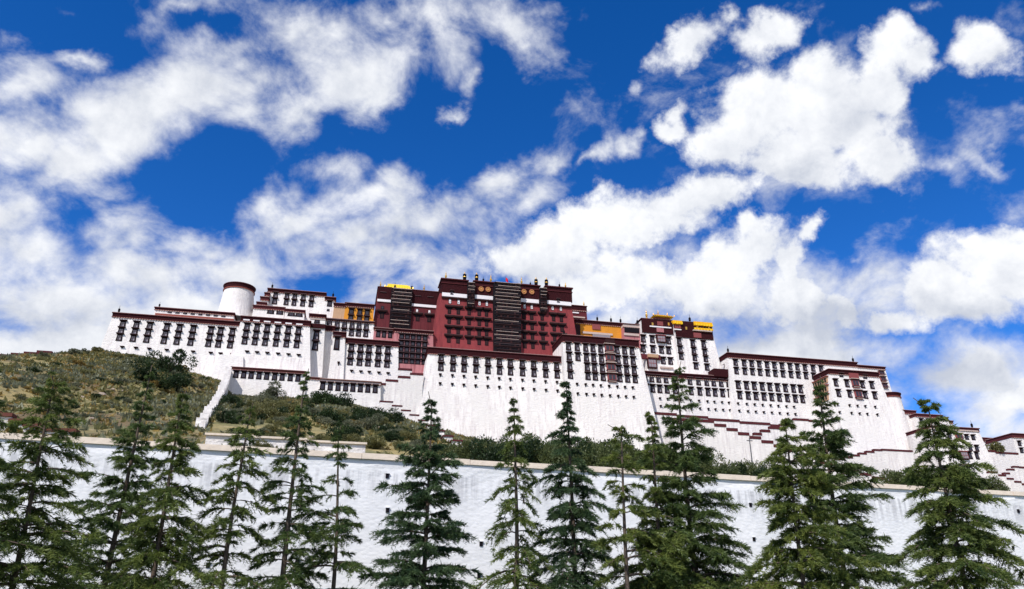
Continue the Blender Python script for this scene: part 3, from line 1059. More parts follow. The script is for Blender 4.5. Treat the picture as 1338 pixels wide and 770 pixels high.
M_.grid('dark', [525, 532.5, 540, 547.5, 555.5], [(437, 443), (445.5, 451.5), (453.5, 459.5), (461.5, 467.5), (469, 475)], 6.4)

# ---- dark red annex
I_ = Block('red_annex', 'dark red annex with a yellow roof and a black-hung gallery left of the red palace', 'annex', (494.5, 374), (577, 384.5), (490, 440), 312, 22, mat='dark_red_wash', par=0, batter=.07)
I_.slab('frieze', (494.5, 374.8, 512, 391), .35, 'twig_frieze')
I_.slab('frieze', (537, 380.5, 577, 397), .35, 'twig_frieze')
I_.slab('white_band', (493, 391.2, 512, 394.2), .5, 'white_paint')
I_.slab('white_band', (537, 397.2, 577, 400.4), .5, 'white_paint')
I_.parapet(I_.x0, I_.x1, I_.zt, .5, 'twig_frieze', 'maroon_coping', None)
I_.gallery((511.5, 378.5, 538.5, 428), 11, 1.0)
I_.grid('tall', [546, 562], [(388.5, 395)], 6, awning=True)
I_.grid('tall', [500.5], [(383.5, 390)], 6)
I_.grid('pale', [545, 561], [(404, 410)], 3.2, awning=False)
I_.grid('dark', [500], [(400, 404.5)], 4, awning=False)
I_.grid('niche', [499.5, 546, 561], [(409.5, 420)], 10, ref=1)
gx0, gx1 = x_at(504.5, 318, I_.zt), x_at(536, 318, I_.zt)
m = MB()
o = np.array(I_.root.location)
zr = I_.zt - o[2]
m.box(gx0 - o[0] + .6, gx1 - o[0] - .6, 316 - o[1], 326 - o[1], zr, zr + 1.6, 'dark_red_wash')
m.hexa([(gx0 - .8 - o[0], 314.5 - o[1], zr + 1.6), (gx1 + .8 - o[0], 314.5 - o[1], zr + 1.6), (gx1 + .8 - o[0], 327 - o[1], zr + 1.6), (gx0 - .8 - o[0], 327 - o[1], zr + 1.6)],
       [(gx0 + 1.2 - o[0], 319 - o[1], zr + 5.2), (gx1 - 1.2 - o[0], 319 - o[1], zr + 5.2), (gx1 - 1.2 - o[0], 322.5 - o[1], zr + 5.2), (gx0 + 1.2 - o[0], 322.5 - o[1], zr + 5.2)], 'gold_roof')
for k_ in range(9):
    xx = gx0 + (gx1 - gx0) * (k_ + .5) / 9 - o[0]
    m.hexa([(xx - .12, 314.35 - o[1], zr + 1.62), (xx + .12, 314.35 - o[1], zr + 1.62), (xx + .12, 319.1 - o[1], zr + 5.0), (xx - .12, 319.1 - o[1], zr + 5.0)],
           [(xx - .12, 314.35 - o[1], zr + 1.9), (xx + .12, 314.35 - o[1], zr + 1.9), (xx + .12, 319.1 - o[1], zr + 5.35), (xx - .12, 319.1 - o[1], zr + 5.35)], 'gold_roof')
m.box(gx0 + 1.0 - o[0], gx1 - 1.0 - o[0], 320.2 - o[1], 321.2 - o[1], zr + 5.2, zr + 5.7, 'gold')
for xx in (gx0 - .8, gx1 + .8):
    m.lathe([(0, 0), (.3, .1), (.2, .6), (.0, 1.1)], 'gold', (xx - o[0], 314.5 - o[1], zr + 1.7), 8)
gr = m.build('golden_roof', I_.root)
finial(I_, 'gold', 497, .9)
finial(I_, 'mast', 516, 1.0, dy=1)
finial(I_, 'mast', 538, 1.0)
finial(I_, 'gold', 554, 1.0)

# ---- the red palace
Nn = Block('red_palace', 'tall sloping deep red central palace with four friezed turrets and a black-hung middle bay', 'palace',
           (574.5, 383.5), (746.2, 397), (562, 480), 303, 40, mat='red_wash', par=0, batter=.10)


def nl(y, px):            # photo row of a level line on the red palace, given its row at the left side
    return y + (px - 580) * 0.075


TUR = [(577, 610.5, 366.2), (619, 647.5, 369.4), (675, 704, 373.4), (712, 746.2, 376.0)]
for i, (a, b, t) in enumerate(TUR):
    fr, q = Nn.slab('turret', (a, t, b, nl(383.0, a)), .55, 'twig_frieze', inn=9)
    o = np.array(Nn.root.location)
    m = MB()
    m.box(q[0] - .5 - o[0], q[1] + .5 - o[0], Nn.yp(q[2]) - 1.1 - o[1], Nn.yp(q[3]) + 9.3 - o[1], q[3] + .003 - o[2], q[3] + .45 - o[2], 'maroon_coping')
    m.box(q[0] - .25 - o[0], q[1] + .25 - o[0], Nn.yp(q[2]) - .85 - o[1], Nn.yp(q[3]) + 9 - o[1], q[2] + (q[3] - q[2]) * .70 - o[2], q[2] + (q[3] - q[2]) * .75 - o[2], 'maroon_coping')
    m.build('coping', fr)
    wb, _ = Nn.slab('white_band', (a + .5, nl(383.2, a), b - .5, nl(387.8, a)), .65, 'white_paint')
    Nn.slab('eave', (a, nl(388.0, a), b, nl(389.8, a)), .8, 'dark_wood')
    if i in (0, 3):
        for k, dx in enumerate((8, 14, 18, 22, 26)):
            px = a + dx
            rr, _ = Nn.slab('white_boss', (px, nl(377.5, px), px + (1.4 if k else 2.5), nl(379.0, px)), .7, 'white_paint', inn=.1)
        px = a + (13 if i == 0 else 17)
        z0_ = Nn.zat(px, nl(385, px))
        add_window(Nn.root, 'tall', x_at(px, Nn.Y, z0_), Nn.yp(z0_) - .7, z0_, 4.5 * Nn.k, 4.5 * Nn.k, math.atan(Nn.b))
disc = MB()
disc.lathe([(0, -.30), (.35, -.34), (.40, -.22), (.62, -.22), (.66, -.34), (.92, -.34), (1.0, -.22), (1.0, 0), (0, 0)], 'copper_disc', n=24, axis='y')
disc.lathe([(.0, -.36), (.30, -.36)], 'gold', n=16, axis='y')
disc.lathe([(.70, -.36), (.78, -.36)], 'gold', n=24, axis='y')
dm = disc.mesh('disc')
for px, py in ((628.3, 379.2), (637.4, 379.8), (684.2, 382.6), (694.3, 383.0)):
    z0_ = Nn.zat(px, py)
    o = link('gilded_disc', dm, Nn.root, np.array((x_at(px, Nn.Y, z0_), Nn.yp(z0_) - 1.0, z0_)) - np.array(Nn.root.location))
    s_ = 3.6 * Nn.k
    o.scale = (s_, 1, s_)
Nn.gallery((610, 371.5, 619.5, 402), 7, 1.5)
Nn.gallery((704, 378.8, 712.5, 408), 7, 1.5)
Nn.gallery((643.5, 374, 677, 462), 20, 2.0)
Nn.grid('pale', [588, 599.3], [(390.8, 397)], 3.4, awning=False)
Nn.grid('pale', [626.5, 636], [(393.3, 399.5)], 3.4, awning=False)
Nn.grid('pale', [685.3, 694.6], [(397.4, 403.6)], 3.4, awning=False)
Nn.grid('pale', [721.8, 732.5], [(399.4, 405.6)], 3.4, awning=False)
NROW = [(399.8, 410.2), (412.8, 423.2), (425.8, 436.2), (437.6, 448.2)]
for cols in ([587.3, 599], [613], [626, 635.6], [684.3, 694.5], [708], [723, 733]):
    d = (cols[0] - 587.3) * 0.072
    Nn.grid('niche', cols, [(a + d, b + d) for a, b in NROW[(1 if cols[0] == 0 else 0):]], 9.2)
for px in (582.5, 620.5):
    pass
for px, k, s in ((582.5, 'gold', 1.0), (607, 'banner', 1.0), (622.7, 'banner', 1.0), (631.5, 'mast', .8), (641.3, 'gold', 1.1), (681.5, 'gold', 1.0), (693, 'mast', .7), (700.5, 'banner', 1.0), (714, 'banner', 1.0),
                 (731, 'mast', .8), (739, 'gold', .8)):
    i = [j for j, (a, b, t) in enumerate(TUR) if a - 3 <= px <= b + 3][0]
    zf = Nn.zat(TUR[i][0], TUR[i][2]) + .45
    finial(Nn, k, px, s * 1.2, z=zf, dy=0.2)
# flag on the roof
zf = Nn.zat(660, 378)
fp = np.array((x_at(660.5, 303.5, zf), 303.5, zf - 1))
fl = thing('flag', 'small red flag flying above the middle bay of the red palace', 'flag', fp)
m = MB()
m.tube([(0, 0, 0), (.05, 0, 7.2)], [.09, .05], 'pole_metal', 8)
m.build('flagpole', fl)
m = MB()
W, Hh = 9, 5
pts = [[(-.02 - .30 * i, .14 * math.sin(i * 1.1 + j * .4), 7.0 - .42 * j - .16 * i) for i in range(W)] for j in range(Hh)]
pts = [[(.05 + .30 * i * .5, .18 * math.sin(i * 1.0), 7.0 - .45 * j - .16 * i) for i in range(W)] for j in range(Hh)]
for j in range(Hh - 1):
    for i in range(W - 1):
        m.poly([pts[j][i], pts[j][i + 1], pts[j + 1][i + 1], pts[j + 1][i]], 'flag_red')
m.build('cloth', fl)

O_ = Block('red_annex', 'small dark red rooftop block at the right shoulder of the red palace', 'annex', (745.5, 399.5), (766, 401.2), (750, 440), 322, 12, mat='dark_red_wash', par=6, batter=.03)
O_.slab('white_band', (748, 408, 756, 409.4), .4, 'white_paint')
O_.slab('rail', (747, 413.5, 764, 415), .5, 'pale_edge')
finial(O_, 'gold', 763, .9)

# ---- the big white front bastions P and Q
P_ = Block('white_bastion', 'great sloping white front wall with eleven pairs of windows below the red palace', 'bastion', (560.5, 454.5), (736, 468), (700, 640), 288, 22, par=7.5, batter=.115, lean=(1, 0))
P_.grid('tall', [576.4, 592, 606.4, 621.8, 637.4, 652.4, 666.6, 682.2, 697, 712.2, 727], [(464.5, 472), (475, 484.8)], 7.0)
P_.grid('vent_or_putlog', [575.2, 591, 606, 621.3, 637, 652, 666.5, 682.4, 697.2, 712.6, 727.6], [(489.5, 493), (501, 504.5)], 2.8)
Q_ = Block('white_bastion', 'taller white bastion with crowded window grid and red balcony beside the great front wall', 'bastion', (734.6, 438.6), (833, 446), (800, 650), 285.5, 26, par=8.5, batter=.115, lean=(0, 1))
qc = [742.4, 753.7, 764.8, 774.2, 784.3, 805.7, 815.5, 825.2]
Q_.grid('tall', qc, [(448.6, 458), (461.5, 471), (474, 483.5), (486, 495)], 6.8, skip=((2, 1), (3, 1)))
Q_.grid('red', [795.2], [(451.5, 461), (464, 473.5), (476, 486), (489, 499.5)], 10.5)
Q_.slab('balcony', (789.5, 444.5, 801.5, 451), 1.2, 'dark_wood')
Q_.grid('vent_or_putlog', [742.5, 753.8, 765, 774.6, 784.8, 795.6, 806.3, 816.3, 826.4], [(501, 504.5), (513.5, 517)], 2.6)
finial(Q_, 'mast', 737, 1.1)

# ---- ochre upper building R, pink annex
R_ = Block('ochre_building', 'long ochre building with a brown roof behind the crowded white bastion', 'building', (752, 419.5), (815, 422.5), (759, 450), 312, 14, mat='ochre_wash', par=4, batter=.03)
R_.slab('red_window_panel', (773.5, 424, 784, 430.5), .4, 'red_wood')
R_.slab('dark_end', (750.5, 424, 757.5, 440), .5, 'dark_wood')
R_.slab('white_band', (761, 433.5, 800, 436), .5, 'pale_edge')
R_.slab('white_band', (774, 437, 797, 441), .4, 'curtain')
for px in (780.5, 798.5, 811):
    finial(R_, 'mast', px, 1.15)
R2 = Block('terrace_hall', 'narrow dark windowed gallery with pale pink eaves left of the white palace', 'hall', (814.5, 423.8), (835.5, 425), (815, 450), 309, 10, mat='pink_wash', par=4, par_mat='pale_edge', batter=.03)
R2.slab('window_strip', (815.5, 427.5, 834.5, 434.2), .3, 'dark_void')
R2.slab('pale_eave', (815, 435.5, 834.5, 438.3), .5, 'pale_edge')
finial(R2, 'mast', 833, 1.2)

# ---- white palace S (right of centre), two blocks
S1 = Block('white_palace', 'white palace block with dark frieze and gilded canopy', 'palace', (838, 417), (881, 420), (835, 500), 306, 22, par=0, batter=.09, lean=(0, 0))
S1.slab('frieze', (838, 417.3, 882, 434.5), .4, 'twig_frieze')
S1.parapet(S1.x0, S1.x1, S1.zt, .6, 'twig_frieze', 'maroon_coping', None, (0, 0))
S1.slab('white_band', (848, 426.5, 870, 428), 1.0, 'white_paint')
S1.slab('white_band', (869, 428.2, 876, 429.7), 1.0, 'white_paint')
S1.slab('pink_window', (857, 429.5, 866, 434.5), .9, 'pink_wash')
S1.slab('red_panel', (857.5, 421, 865, 426), .9, 'red_wood')
for px in (850.5, 871.5):
    S1.slab('ornament', (px, 422.5, px + 2.2, 426), .8, 'gold')
S1.grid('tall', [840, 851.7, 873], [(439, 447.5)], 6.2)
S1.grid('bay', [862.5], [(438.5, 448.5)], 11.5, awning=False)
S1.grid('tall', [840, 852.5, 863.7, 873], [(452, 460.5)], 6.4)
S1.grid('tall', [866, 875.5], [(468, 476)], 6.4)
S1.grid('bay', [850.5], [(468.5, 482)], 11.5, awning=False)
S1.slab('red_side_panel', (836, 463, 862, 469), .6, 'dark_red_wash')
S1.slab('tan_awning', (844.5, 464, 858, 468), 1.8, 'tan_wash')
S1.slab('balustrade', (862, 479.5, 879, 481.2), .8, 'pale_edge')
S2 = Block('white_palace', 'slender white palace block with yellow awning and three window columns', 'palace', (880, 419.5), (928.4, 424.5), (900, 505), 304, 24, par=0, batter=.09, lean=(0, 1))
S2.slab('frieze', (880.5, 419.8, 928.6, 440.5), .4, 'twig_frieze')
S2.parapet(S2.x0, S2.x1, S2.zt, .6, 'twig_frieze', 'maroon_coping', None, (0, 1))
aw, q_ = S2.slab('yellow_awning', (904.5, 421.5, 928.5, 424.3), 1.6, 'yellow_cloth')


def folds(block, parent, q, z0, z1, out, n, mats, name):
    """hanging cloth in folds along the facade between heights z0 and z1"""
    o = np.array(block.root.location)
    m = MB()
    for i in range(n):
        a_ = q[0] + (q[1] - q[0]) * i / n
        b_ = q[0] + (q[1] - q[0]) * (i + 1) / n
        dy_ = random.uniform(0, .3) + (.25 if i % 2 else 0)
        m.box(a_ + .02 - o[0], b_ - .02 - o[0], block.yp(z0) - out - dy_ - o[1], block.yp(z0) - .45 - o[1], z0 - random.uniform(0, .18) - o[2], z1 - .003 - o[2], mats[i % len(mats)])
    return m.build(name, parent)


zA, zB = S2.zat(904.5, 424.3), S2.zat(904.5, 431.5)
folds(S2, aw, q_, zA - .75, zA, 1.55, 14, ('yellow_cloth', 'gold_roof'), 'awning_valance')
folds(S2, aw, (q_[0] + .3, q_[1] - .3), zB + .9, zA - .78, .7, 9, ('dark_red_wash', 'gold', 'dark_void'), 'carved_screen')
folds(S2, aw, q_, zB, zB + .88, 1.2, 12, ('gold_roof', 'yellow_cloth'), 'awning_valance')
S2.slab('pale_sill', (904, 432, 928.5, 433.3), 1.5, 'pale_edge')
aw2, q_ = S2.slab('yellow_awning', (877.5, 419.8, 889.5, 421.6), 1.4, 'yellow_cloth')
folds(S2, aw2, q_, S2.zat(877.5, 424.2), S2.zat(877.5, 421.6), 1.4, 8, ('yellow_cloth', 'gold_roof'), 'awning_valance')
S2.slab('red_panel', (880.5, 424, 888, 429.5), .9, 'red_wood')
S2.slab('white_band', (880, 430.5, 889, 431.8), 1.0, 'white_paint')
S2.slab('white_band', (891.5, 421, 899, 422.6), .8, 'white_paint')
S2.slab('ornament', (894.3, 428, 896.5, 431.5), .9, 'gold')
S2.slab('red_panel', (905, 435.5, 915, 441.5), .7, 'red_wood')
S2.grid('tall', [886.8], [(442.5, 450.5), (453, 460.5), (462, 470)], 6.2)
S2.grid('tall', [904.5], [(445.2, 453), (455, 462.5), (464.5, 471.5), (475, 482.5)], 6.2)
S2.grid('tall', [918.6], [(446.2, 454.5), (457, 464), (466, 473), (476.5, 484)], 6.2)
S2.grid('tall', [886.5], [(434.5, 438.5)], 4, awning=False)
finial(S1, 'gold', 845, 1.4)
finial(S2, 'mast', 901.5, 1.3)
# gilded canopy on the roof of the left block
m = MB()
o = np.array(S1.root.location)
cx0, cx1 = x_at(852, 307, S1.zt), x_at(876, 307, S1.zt)
zz = S1.zt + .5 - o[2]
m.box(cx0 + .8 - o[0], cx1 - .8 - o[0], 305.6 - o[1], 311 - o[1], zz, zz + .9, 'red_wood')
m.hexa([(cx0 - .6 - o[0], 303.8 - o[1], zz + .9), (cx1 + .6 - o[0], 303.8 - o[1], zz + .9), (cx1 + .6 - o[0], 312 - o[1], zz + .9), (cx0 - .6 - o[0], 312 - o[1], zz + .9)],
       [(cx0 + 2.2 - o[0], 306.5 - o[1], zz + 2.4), (cx1 - 2.2 - o[0], 306.5 - o[1], zz + 2.4), (cx1 - 2.2 - o[0], 309.5 - o[1], zz + 2.4), (cx0 + 2.2 - o[0], 309.5 - o[1], zz + 2.4)], 'gold_roof')
for k_ in range(8):
    xx = cx0 + (cx1 - cx0) * (k_ + .5) / 8 - o[0]
    m.hexa([(xx - .1, 303.6 - o[1], zz + .92), (xx + .1, 303.6 - o[1], zz + .92), (xx + .1, 306.5 - o[1], zz + 2.3), (xx - .1, 306.5 - o[1], zz + 2.3)],
           [(xx - .1, 303.6 - o[1], zz + 1.12), (xx + .1, 303.6 - o[1], zz + 1.12), (xx + .1, 306.5 - o[1], zz + 2.55), (xx - .1, 306.5 - o[1], zz + 2.55)], 'gold')
m.box(cx0 + 2 - o[0], cx1 - 2 - o[0], 307.4 - o[1], 308.4 - o[1], zz + 2.4, zz + 2.9, 'gold')
for xx in (cx0 - .6, cx1 + .6):
    m.lathe([(0, 0), (.3, .1), (.2, .5), (.0, 1.0)], 'gold', (xx - o[0], 303.8 - o[1], zz + .95), 8)
m.build('gilded_canopy', S1.root)
finial(S1, 'gold', 860, .8, dz=2.7)
finial(S1, 'gold', 872.5, 1.3)

# ---- lower white building T
Tt = Block('palace_wing', 'white lower wing with two rows of windows under a maroon band below the white palace', 'palace wing', (838.5, 483.5), (954, 495.5), (900, 600), 297, 16, par=5.5, batter=.07, lean=(0, 0))
Tt.grid('tall', [842.3, 851, 860, 869.6, 880, 900.8, 912, 922.6, 931.8, 941.5, 951.2], [(490.5, 499), (503.2, 512.5)], 6.4)
Tt.grid('vent_or_putlog', [862, 872, 882, 902, 913, 924, 933, 943, 952], [(520.5, 523.5), (530.5, 533.5)], 2.4)
Tt.slab('roof_shed', (931, 482.5, 952.5, 492.5), 1.0, 'twig_frieze', inn=6)

# ---- right wing U
U_ = Block('palace_wing', 'big white east wing with four long rows of windows under one straight maroon roof band', 'palace wing', (950.6, 462.2), (1119, 474.2), (1000, 640), 296, 34, par=5.5, batter=.075)
u1 = [960.4, 971.5, 981.4, 991.3, 1001.4, 1011, 1021, 1031.5, 1041, 1051, 1061.6, 1072]
U_.grid('tall', u1, [(470.8, 478)], 6.0)
U_.grid('tall', [961.5, 972.5, 982.4, 992.3, 1002.4, 1012.2, 1022.2, 1032.7, 1042.2, 1052.2, 1062.5], [(481.3, 489)], 6.0)
U_.grid('tall', [963.6, 974.5, 984.6, 995, 1005, 1015, 1025.3, 1035.7, 1045], [(499.2, 508.5), (512.5, 521.5)], 6.4)
U_.grid('vent_or_putlog', [964, 975.3, 985.6, 996, 1006.5, 1016.6, 1027, 1037], [(527, 530), (536.5, 539.5)], 2.4)
# west face windows of the wing
for yy in (300, 305, 310, 315, 320):
    zz_ = U_.zt - 6.5
    add_window(U_.root, 'pale', U_.x0 - .075 * 6.5, yy, zz_, 1.5, 2.6, 0, False, -math.pi / 2)
finial(U_, 'mast', 951.5, 1.1)
finial(U_, 'mast', 1115, 1.1)

# ---- right tower V
V_ = Block('white_bastion', 'tall sloping white corner bastion with red middle windows at the right end of the palace', 'bastion', (1082.5, 482.5), (1146.7, 488.5), (1110, 650), 284, 26, par=5.5, batter=.12)
V_.grid('tall', [1091, 1105.5, 1125.7, 1138], [(496.5, 505), (510, 518.5)], 6.2)
V_.grid('red', [1115.8], [(497, 507), (511, 521.5)], 9.0)
V_.grid('dark', [1098.5, 1129.5], [(488.5, 493)], 5.5)
V_.slab('red_panel', (1108, 488, 1120, 495.5), .5, 'red_wood')
V_.grid('vent_or_putlog', [1094, 1109.5, 1120, 1130, 1143], [(528.5, 531.5), (538.5, 541.5)], 2.4)
o = np.array(V_.root.location)
m, e = MB(), MB()
for j in range(3):
    z0_ = V_.zt - 5.6 - 3.9 * j
    g_ = V_.b * (V_.zt - z0_)
    m.box(V_.x0 - g_ - .35 - o[0], V_.x0 + .5 - o[0], V_.Y + .8 - o[1], V_.Y + 12 - o[1], z0_ - o[2], z0_ + 2.6 - o[2], 'tan_wash')
    e.box(V_.x0 - g_ - .9 - o[0], V_.x0 + .5 - o[0], V_.Y + .3 - o[1], V_.Y + 12.4 - o[1], z0_ + 2.603 - o[2], z0_ + 2.95 - o[2], 'rafter_wood')
    for q in range(6):
        yy = V_.Y + 1.6 + q * 1.75
        m.box(V_.x0 - g_ - .45 - o[0], V_.x0 - g_ - .3 - o[0], yy - o[1], yy + 1.0 - o[1], z0_ + .4 - o[2], z0_ + 2.2 - o[2], 'dark_void')
gl = m.build('side_gallery', V_.root)
e.build('balcony_edge', gl)
VT = Block('roof_hall', 'small flat rooftop hall with pale bands behind the right corner bastion', 'roof hall', (1119, 478), (1156, 480.5), (1130, 520), 296, 12, par=2.5, batter=.06, lean=(0, 1))
VT.grid('red', [1150.5, 1151], [(485.5, 490.5), (493, 499), (501.5, 507)], 7, skip=((0, 1), (1, 1), (2, 1)))
round_tower('round_turret', 'round white turret with maroon rim on the right flank of the corner bastion', (1147, 515.5), (1172.5, 519), (1160, 640), 297, 4)

# ---- east gate buildings
Y1 = Block('gate_building', 'white gatehouse with framed windows below the corner bastion at far right', 'gatehouse', (1214, 556.2), (1278, 562), (1250, 665), 268, 14, par=3.2, batter=.12, lean=(0, 1), par_mat='maroon_coping')
Y1.slab('tan_band', (1214, 559.5, 1277, 560.8), .4, 'pale_edge')
Y1.grid('dark', [1239.5, 1262, 1270.5], [(567.5, 573.5), (581, 588)], 5.6)
Y1.grid('dark', [1245, 1266, 1275], [(590, 599)], 5.6)
Y1.grid('red', [1251.2], [(567.5, 574.5)], 9)
Y1.grid('bay', [1256.5], [(590, 601)], 11, awning=False)
finial(Y1, 'mast', 1270.5, 1.1)
Y2 = Block('stair_tower', 'small white stepped tower with maroon cap showing above the right cedar', 'tower', (1229, 545.5), (1238, 546.5), (1230, 600), 284, 8, par=2.5, batter=.05, par_mat='maroon_coping')
Y2b = Block('stair_tower', 'lower white stepped tower behind the gatehouse roof', 'tower', (1238.5, 550.5), (1244.5, 551.2), (1240, 600), 285, 6, par=2.5, batter=.05, par_mat='maroon_coping')
Y3 = Block('terrace_house', 'white terrace house with dark maroon roof right of the round turret', 'house', (1172, 536), (1196, 538), (1180, 600), 292, 10, par=4, batter=.05, par_mat='maroon_coping')
Y4 = Block('terrace_house', 'white house with brown roof bands hidden behind the right cedar', 'house', (1196, 541), (1230, 544), (1200, 620), 288, 10, par=3, batter=.05, par_mat='maroon_coping')
Y4.grid('dark', [1203, 1212, 1221], [(548, 554)], 5)
Z1 = Block('gate_building', 'white building with maroon eaves and small windows at the right edge', 'building', (1322, 567), (1420, 573), (1338, 665), 275, 40, par=4.5, batter=.05, par_mat='maroon_coping')
o = np.array(Z1.root.location)
for yy, zz in ((281, 8.2), (286, 8.2), (281, 12.8), (286, 12.8), (291, 12.8), (296, 12.8)):
    pass
Z1.grid('dark', [1331, 1341, 1350], [(577, 583), (586, 592)], 5)
Z1s = Block('terrace_house', 'long white house with dotted brown eave behind a green shrub at far right', 'house', (1284, 577.5), (1323, 570.5), (1300, 665), 290, 14, par=4, batter=.05, par_mat='maroon_coping', zt=None)
Z1s.grid('dark', [1308, 1317], [(580, 585), (588, 593.5)], 5)


# ------------------------------------------------------------------ stepped stair parapets
def step_wall(name, label, segs, Y, foot, thick=1.2, cap=.85, mat='whitewash', cap_mat='maroon_coping', cat='stair wall', over=.15, group=None):
    """segs: list of (px0, px1, py of the coping's top); foot: photo row of the common foot"""
    zf = on_y(segs[0][0], foot, Y)[2]
    a = on_y(segs[0][0], segs[0][2], Y)
    root = thing(name, label, cat, (a[0], Y, zf), group)
    o = np.array(root.location)
    w, c = MB(), MB()
    px_prev = None
    for (p0, p1, py) in segs:
        z = on_y((p0 + p1) / 2, py, Y)[2]
        x0, x1 = x_at(p0, Y, z), x_at(p1, Y, z)
        if px_prev is not None:
            x0 = px_prev
        px_prev = x1
        w.box(x0 - o[0], x1 - o[0], 0, thick, 0, z - cap - o[2], mat)
        c.box(x0 - over * .5 - o[0], x1 + over * .5 - o[0], -over, thick + over, z - cap + .003 - o[2], z - o[2], cap_mat)
    wl = w.build('wall', root)
    c.build('coping', wl)
    return root


step_wall('stair_wall', 'stepped white stair wall with maroon coping left of the great front wall', [(493, 504, 500.5), (504, 520, 496), (520, 536, 491.5), (535, 553, 487.5)], 285.5, 560)
step_wall('stair_wall', 'short upper stair wall with maroon coping under the pink-red building', [(520.5, 538.5, 481.5)], 288, 540)
def step_wall_down(name, label, segs, up, cap):
    """a stepped parapet that follows the slope towards the viewer"""
    pts = []
    for (p0, p1, py) in segs:
        gh = ground_hit((p0 + p1) / 2, py + up)
        pts.append(float(gh[1]) if gh is not None else 262.0)
    for i in range(1, len(pts)):
        pts[i] = min(pts[i], pts[i - 1])
    p_ = on_y(segs[0][0], segs[0][2], pts[0])
    zf = on_y(segs[-1][1], segs[-1][2] + 30, pts[-1])[2]
    root = thing(name, label, 'stair wall', (p_[0], pts[0], zf))
    o = np.array(root.location)
    w, c = MB(), MB()
    for i, (p0, p1, py) in enumerate(segs):
        Y = pts[i]
        z = on_y((p0 + p1) / 2, py, Y)[2]
        k = depth((0, Y, z)) / F
        x0, x1 = x_at(p0 - .6, Y, z), x_at(p1 + .6, Y, z)
        bk = max(Y + 1.5, (pts[i - 1] + .5) if i else Y + 1.5)
        ch = cap * k
        w.box(x0 - o[0], x1 - o[0], Y - o[1] + i * .003, bk - o[1], min(0, z - 9 - o[2]), z - ch - o[2], 'whitewash')
        c.box(x0 - .1 - o[0], x1 + .1 - o[0], Y - .12 - o[1] + i * .003, bk + .1 - o[1], z - ch + .003 - o[2], z - o[2], 'maroon_coping')
    w.build('wall', root)
    c.build('coping', root)


step_wall_down('stair_wall', 'long white stair wall stepping down past the foot of the great front wall',
               [(497, 513, 524), (513, 525, 529.5), (525, 536, 535.5), (536, 547, 541.5), (547, 559, 548.5), (559, 570, 555), (570, 580, 562), (580, 591, 569), (591, 603, 575), (603, 614, 581), (614, 626, 585), (626, 640, 589)], 9, 1.9)
step_wall('stair_wall', 'long straight white terrace wall with maroon coping below the east wing', [(846, 884, 539), (884, 925, 543), (925, 966, 547.5), (966, 1006, 551.5), (1006, 1038, 555.3)], 290, 630, cap=1.1)
step_wall('stair_wall', 'white stair wall stepping down to the right below the east wing',
          [(880, 918, 547), (918, 932.5, 548.5), (932.5, 948.5, 554), (948.5, 963.5, 559.5), (963.5, 978.5, 565), (978.5, 994, 570), (994, 1010, 575.5), (1010, 1026, 581), (1026, 1042, 587)], 276, 650, cap=1.2)
step_wall('stair_wall', 'white stair wall stepping up to the right behind the forked cedar', [(985, 995, 565.5), (995, 1006, 561.5), (1006, 1020, 557.5), (1020, 1038, 554)], 282, 650, cap=1.1)
step_wall('stair_wall', 'short straight white wall with maroon coping behind the tall right cedar', [(1037, 1056, 547), (1056, 1078, 549)], 291, 650, cap=1.0)
step_wall('stair_wall', 'white stair wall stepping up to the right under the corner bastion',
          [(1080, 1093, 603), (1093, 1104, 599), (1104, 1114, 596.5), (1114, 1123, 594), (1123, 1132, 591.5), (1132, 1142, 589.3), (1142, 1152, 587), (1152, 1192, 587.5)], 268, 660, cap=.75)
step_wall('stair_wall', 'white stair wall stepping down to the right just above the near wall', [(1068, 1091, 603), (1091, 1106, 608), (1106, 1122, 613), (1122, 1138, 618), (1138, 1156, 623), (1156, 1176, 628)], 262, 660, cap=1.1)
step_wall('stair_wall', 'white wall with maroon coping holding the terrace at the right edge', [(1276, 1300, 588), (1300, 1330, 591)], 270, 660, cap=.8)
step_wall('stair_wall', 'zigzag white stair wall with maroon coping at the right edge', [(1292, 1303, 616), (1303, 1314, 620), (1314, 1324, 624.5), (1324, 1334, 628.5), (1334, 1350, 632)], 258, 665, cap=.7)
step_wall('stair_wall', 'rising white stair wall with maroon coping beside the right edge', [(1312, 1319, 617.5), (1319, 1325, 612.5), (1325, 1331, 609), (1331, 1350, 610)], 261, 665, cap=.7)
step_wall('boundary_wall', 'distant stepped brown-capped wall along the hill crest at left', [(-60, -30, 468), (-30, -4, 465.5), (-4, 14, 463), (14, 31, 461.5), (31, 48, 460), (48, 68, 458.5)], 284, 486, cap=1.6, cat='wall')
step_wall('boundary_wall', 'white path wall with brown coping just above the near wall at far left',
          [(-60, 0, 536), (0, 16, 540), (16, 34, 548), (34, 52, 554), (52, 100, 560)], 52, 600, cap=.22, thick=.5, cat='wall', cap_mat='brown_roof')
# low white parapet behind the near wall
step_wall('low_parapet', 'low white parapet along the path above the near wall', [(270, 330, 567.5), (330, 400, 571.5), (400, 478, 577)], 49, 600, cap=.13, thick=.4, cat='wall', cap_mat='coping_stone')
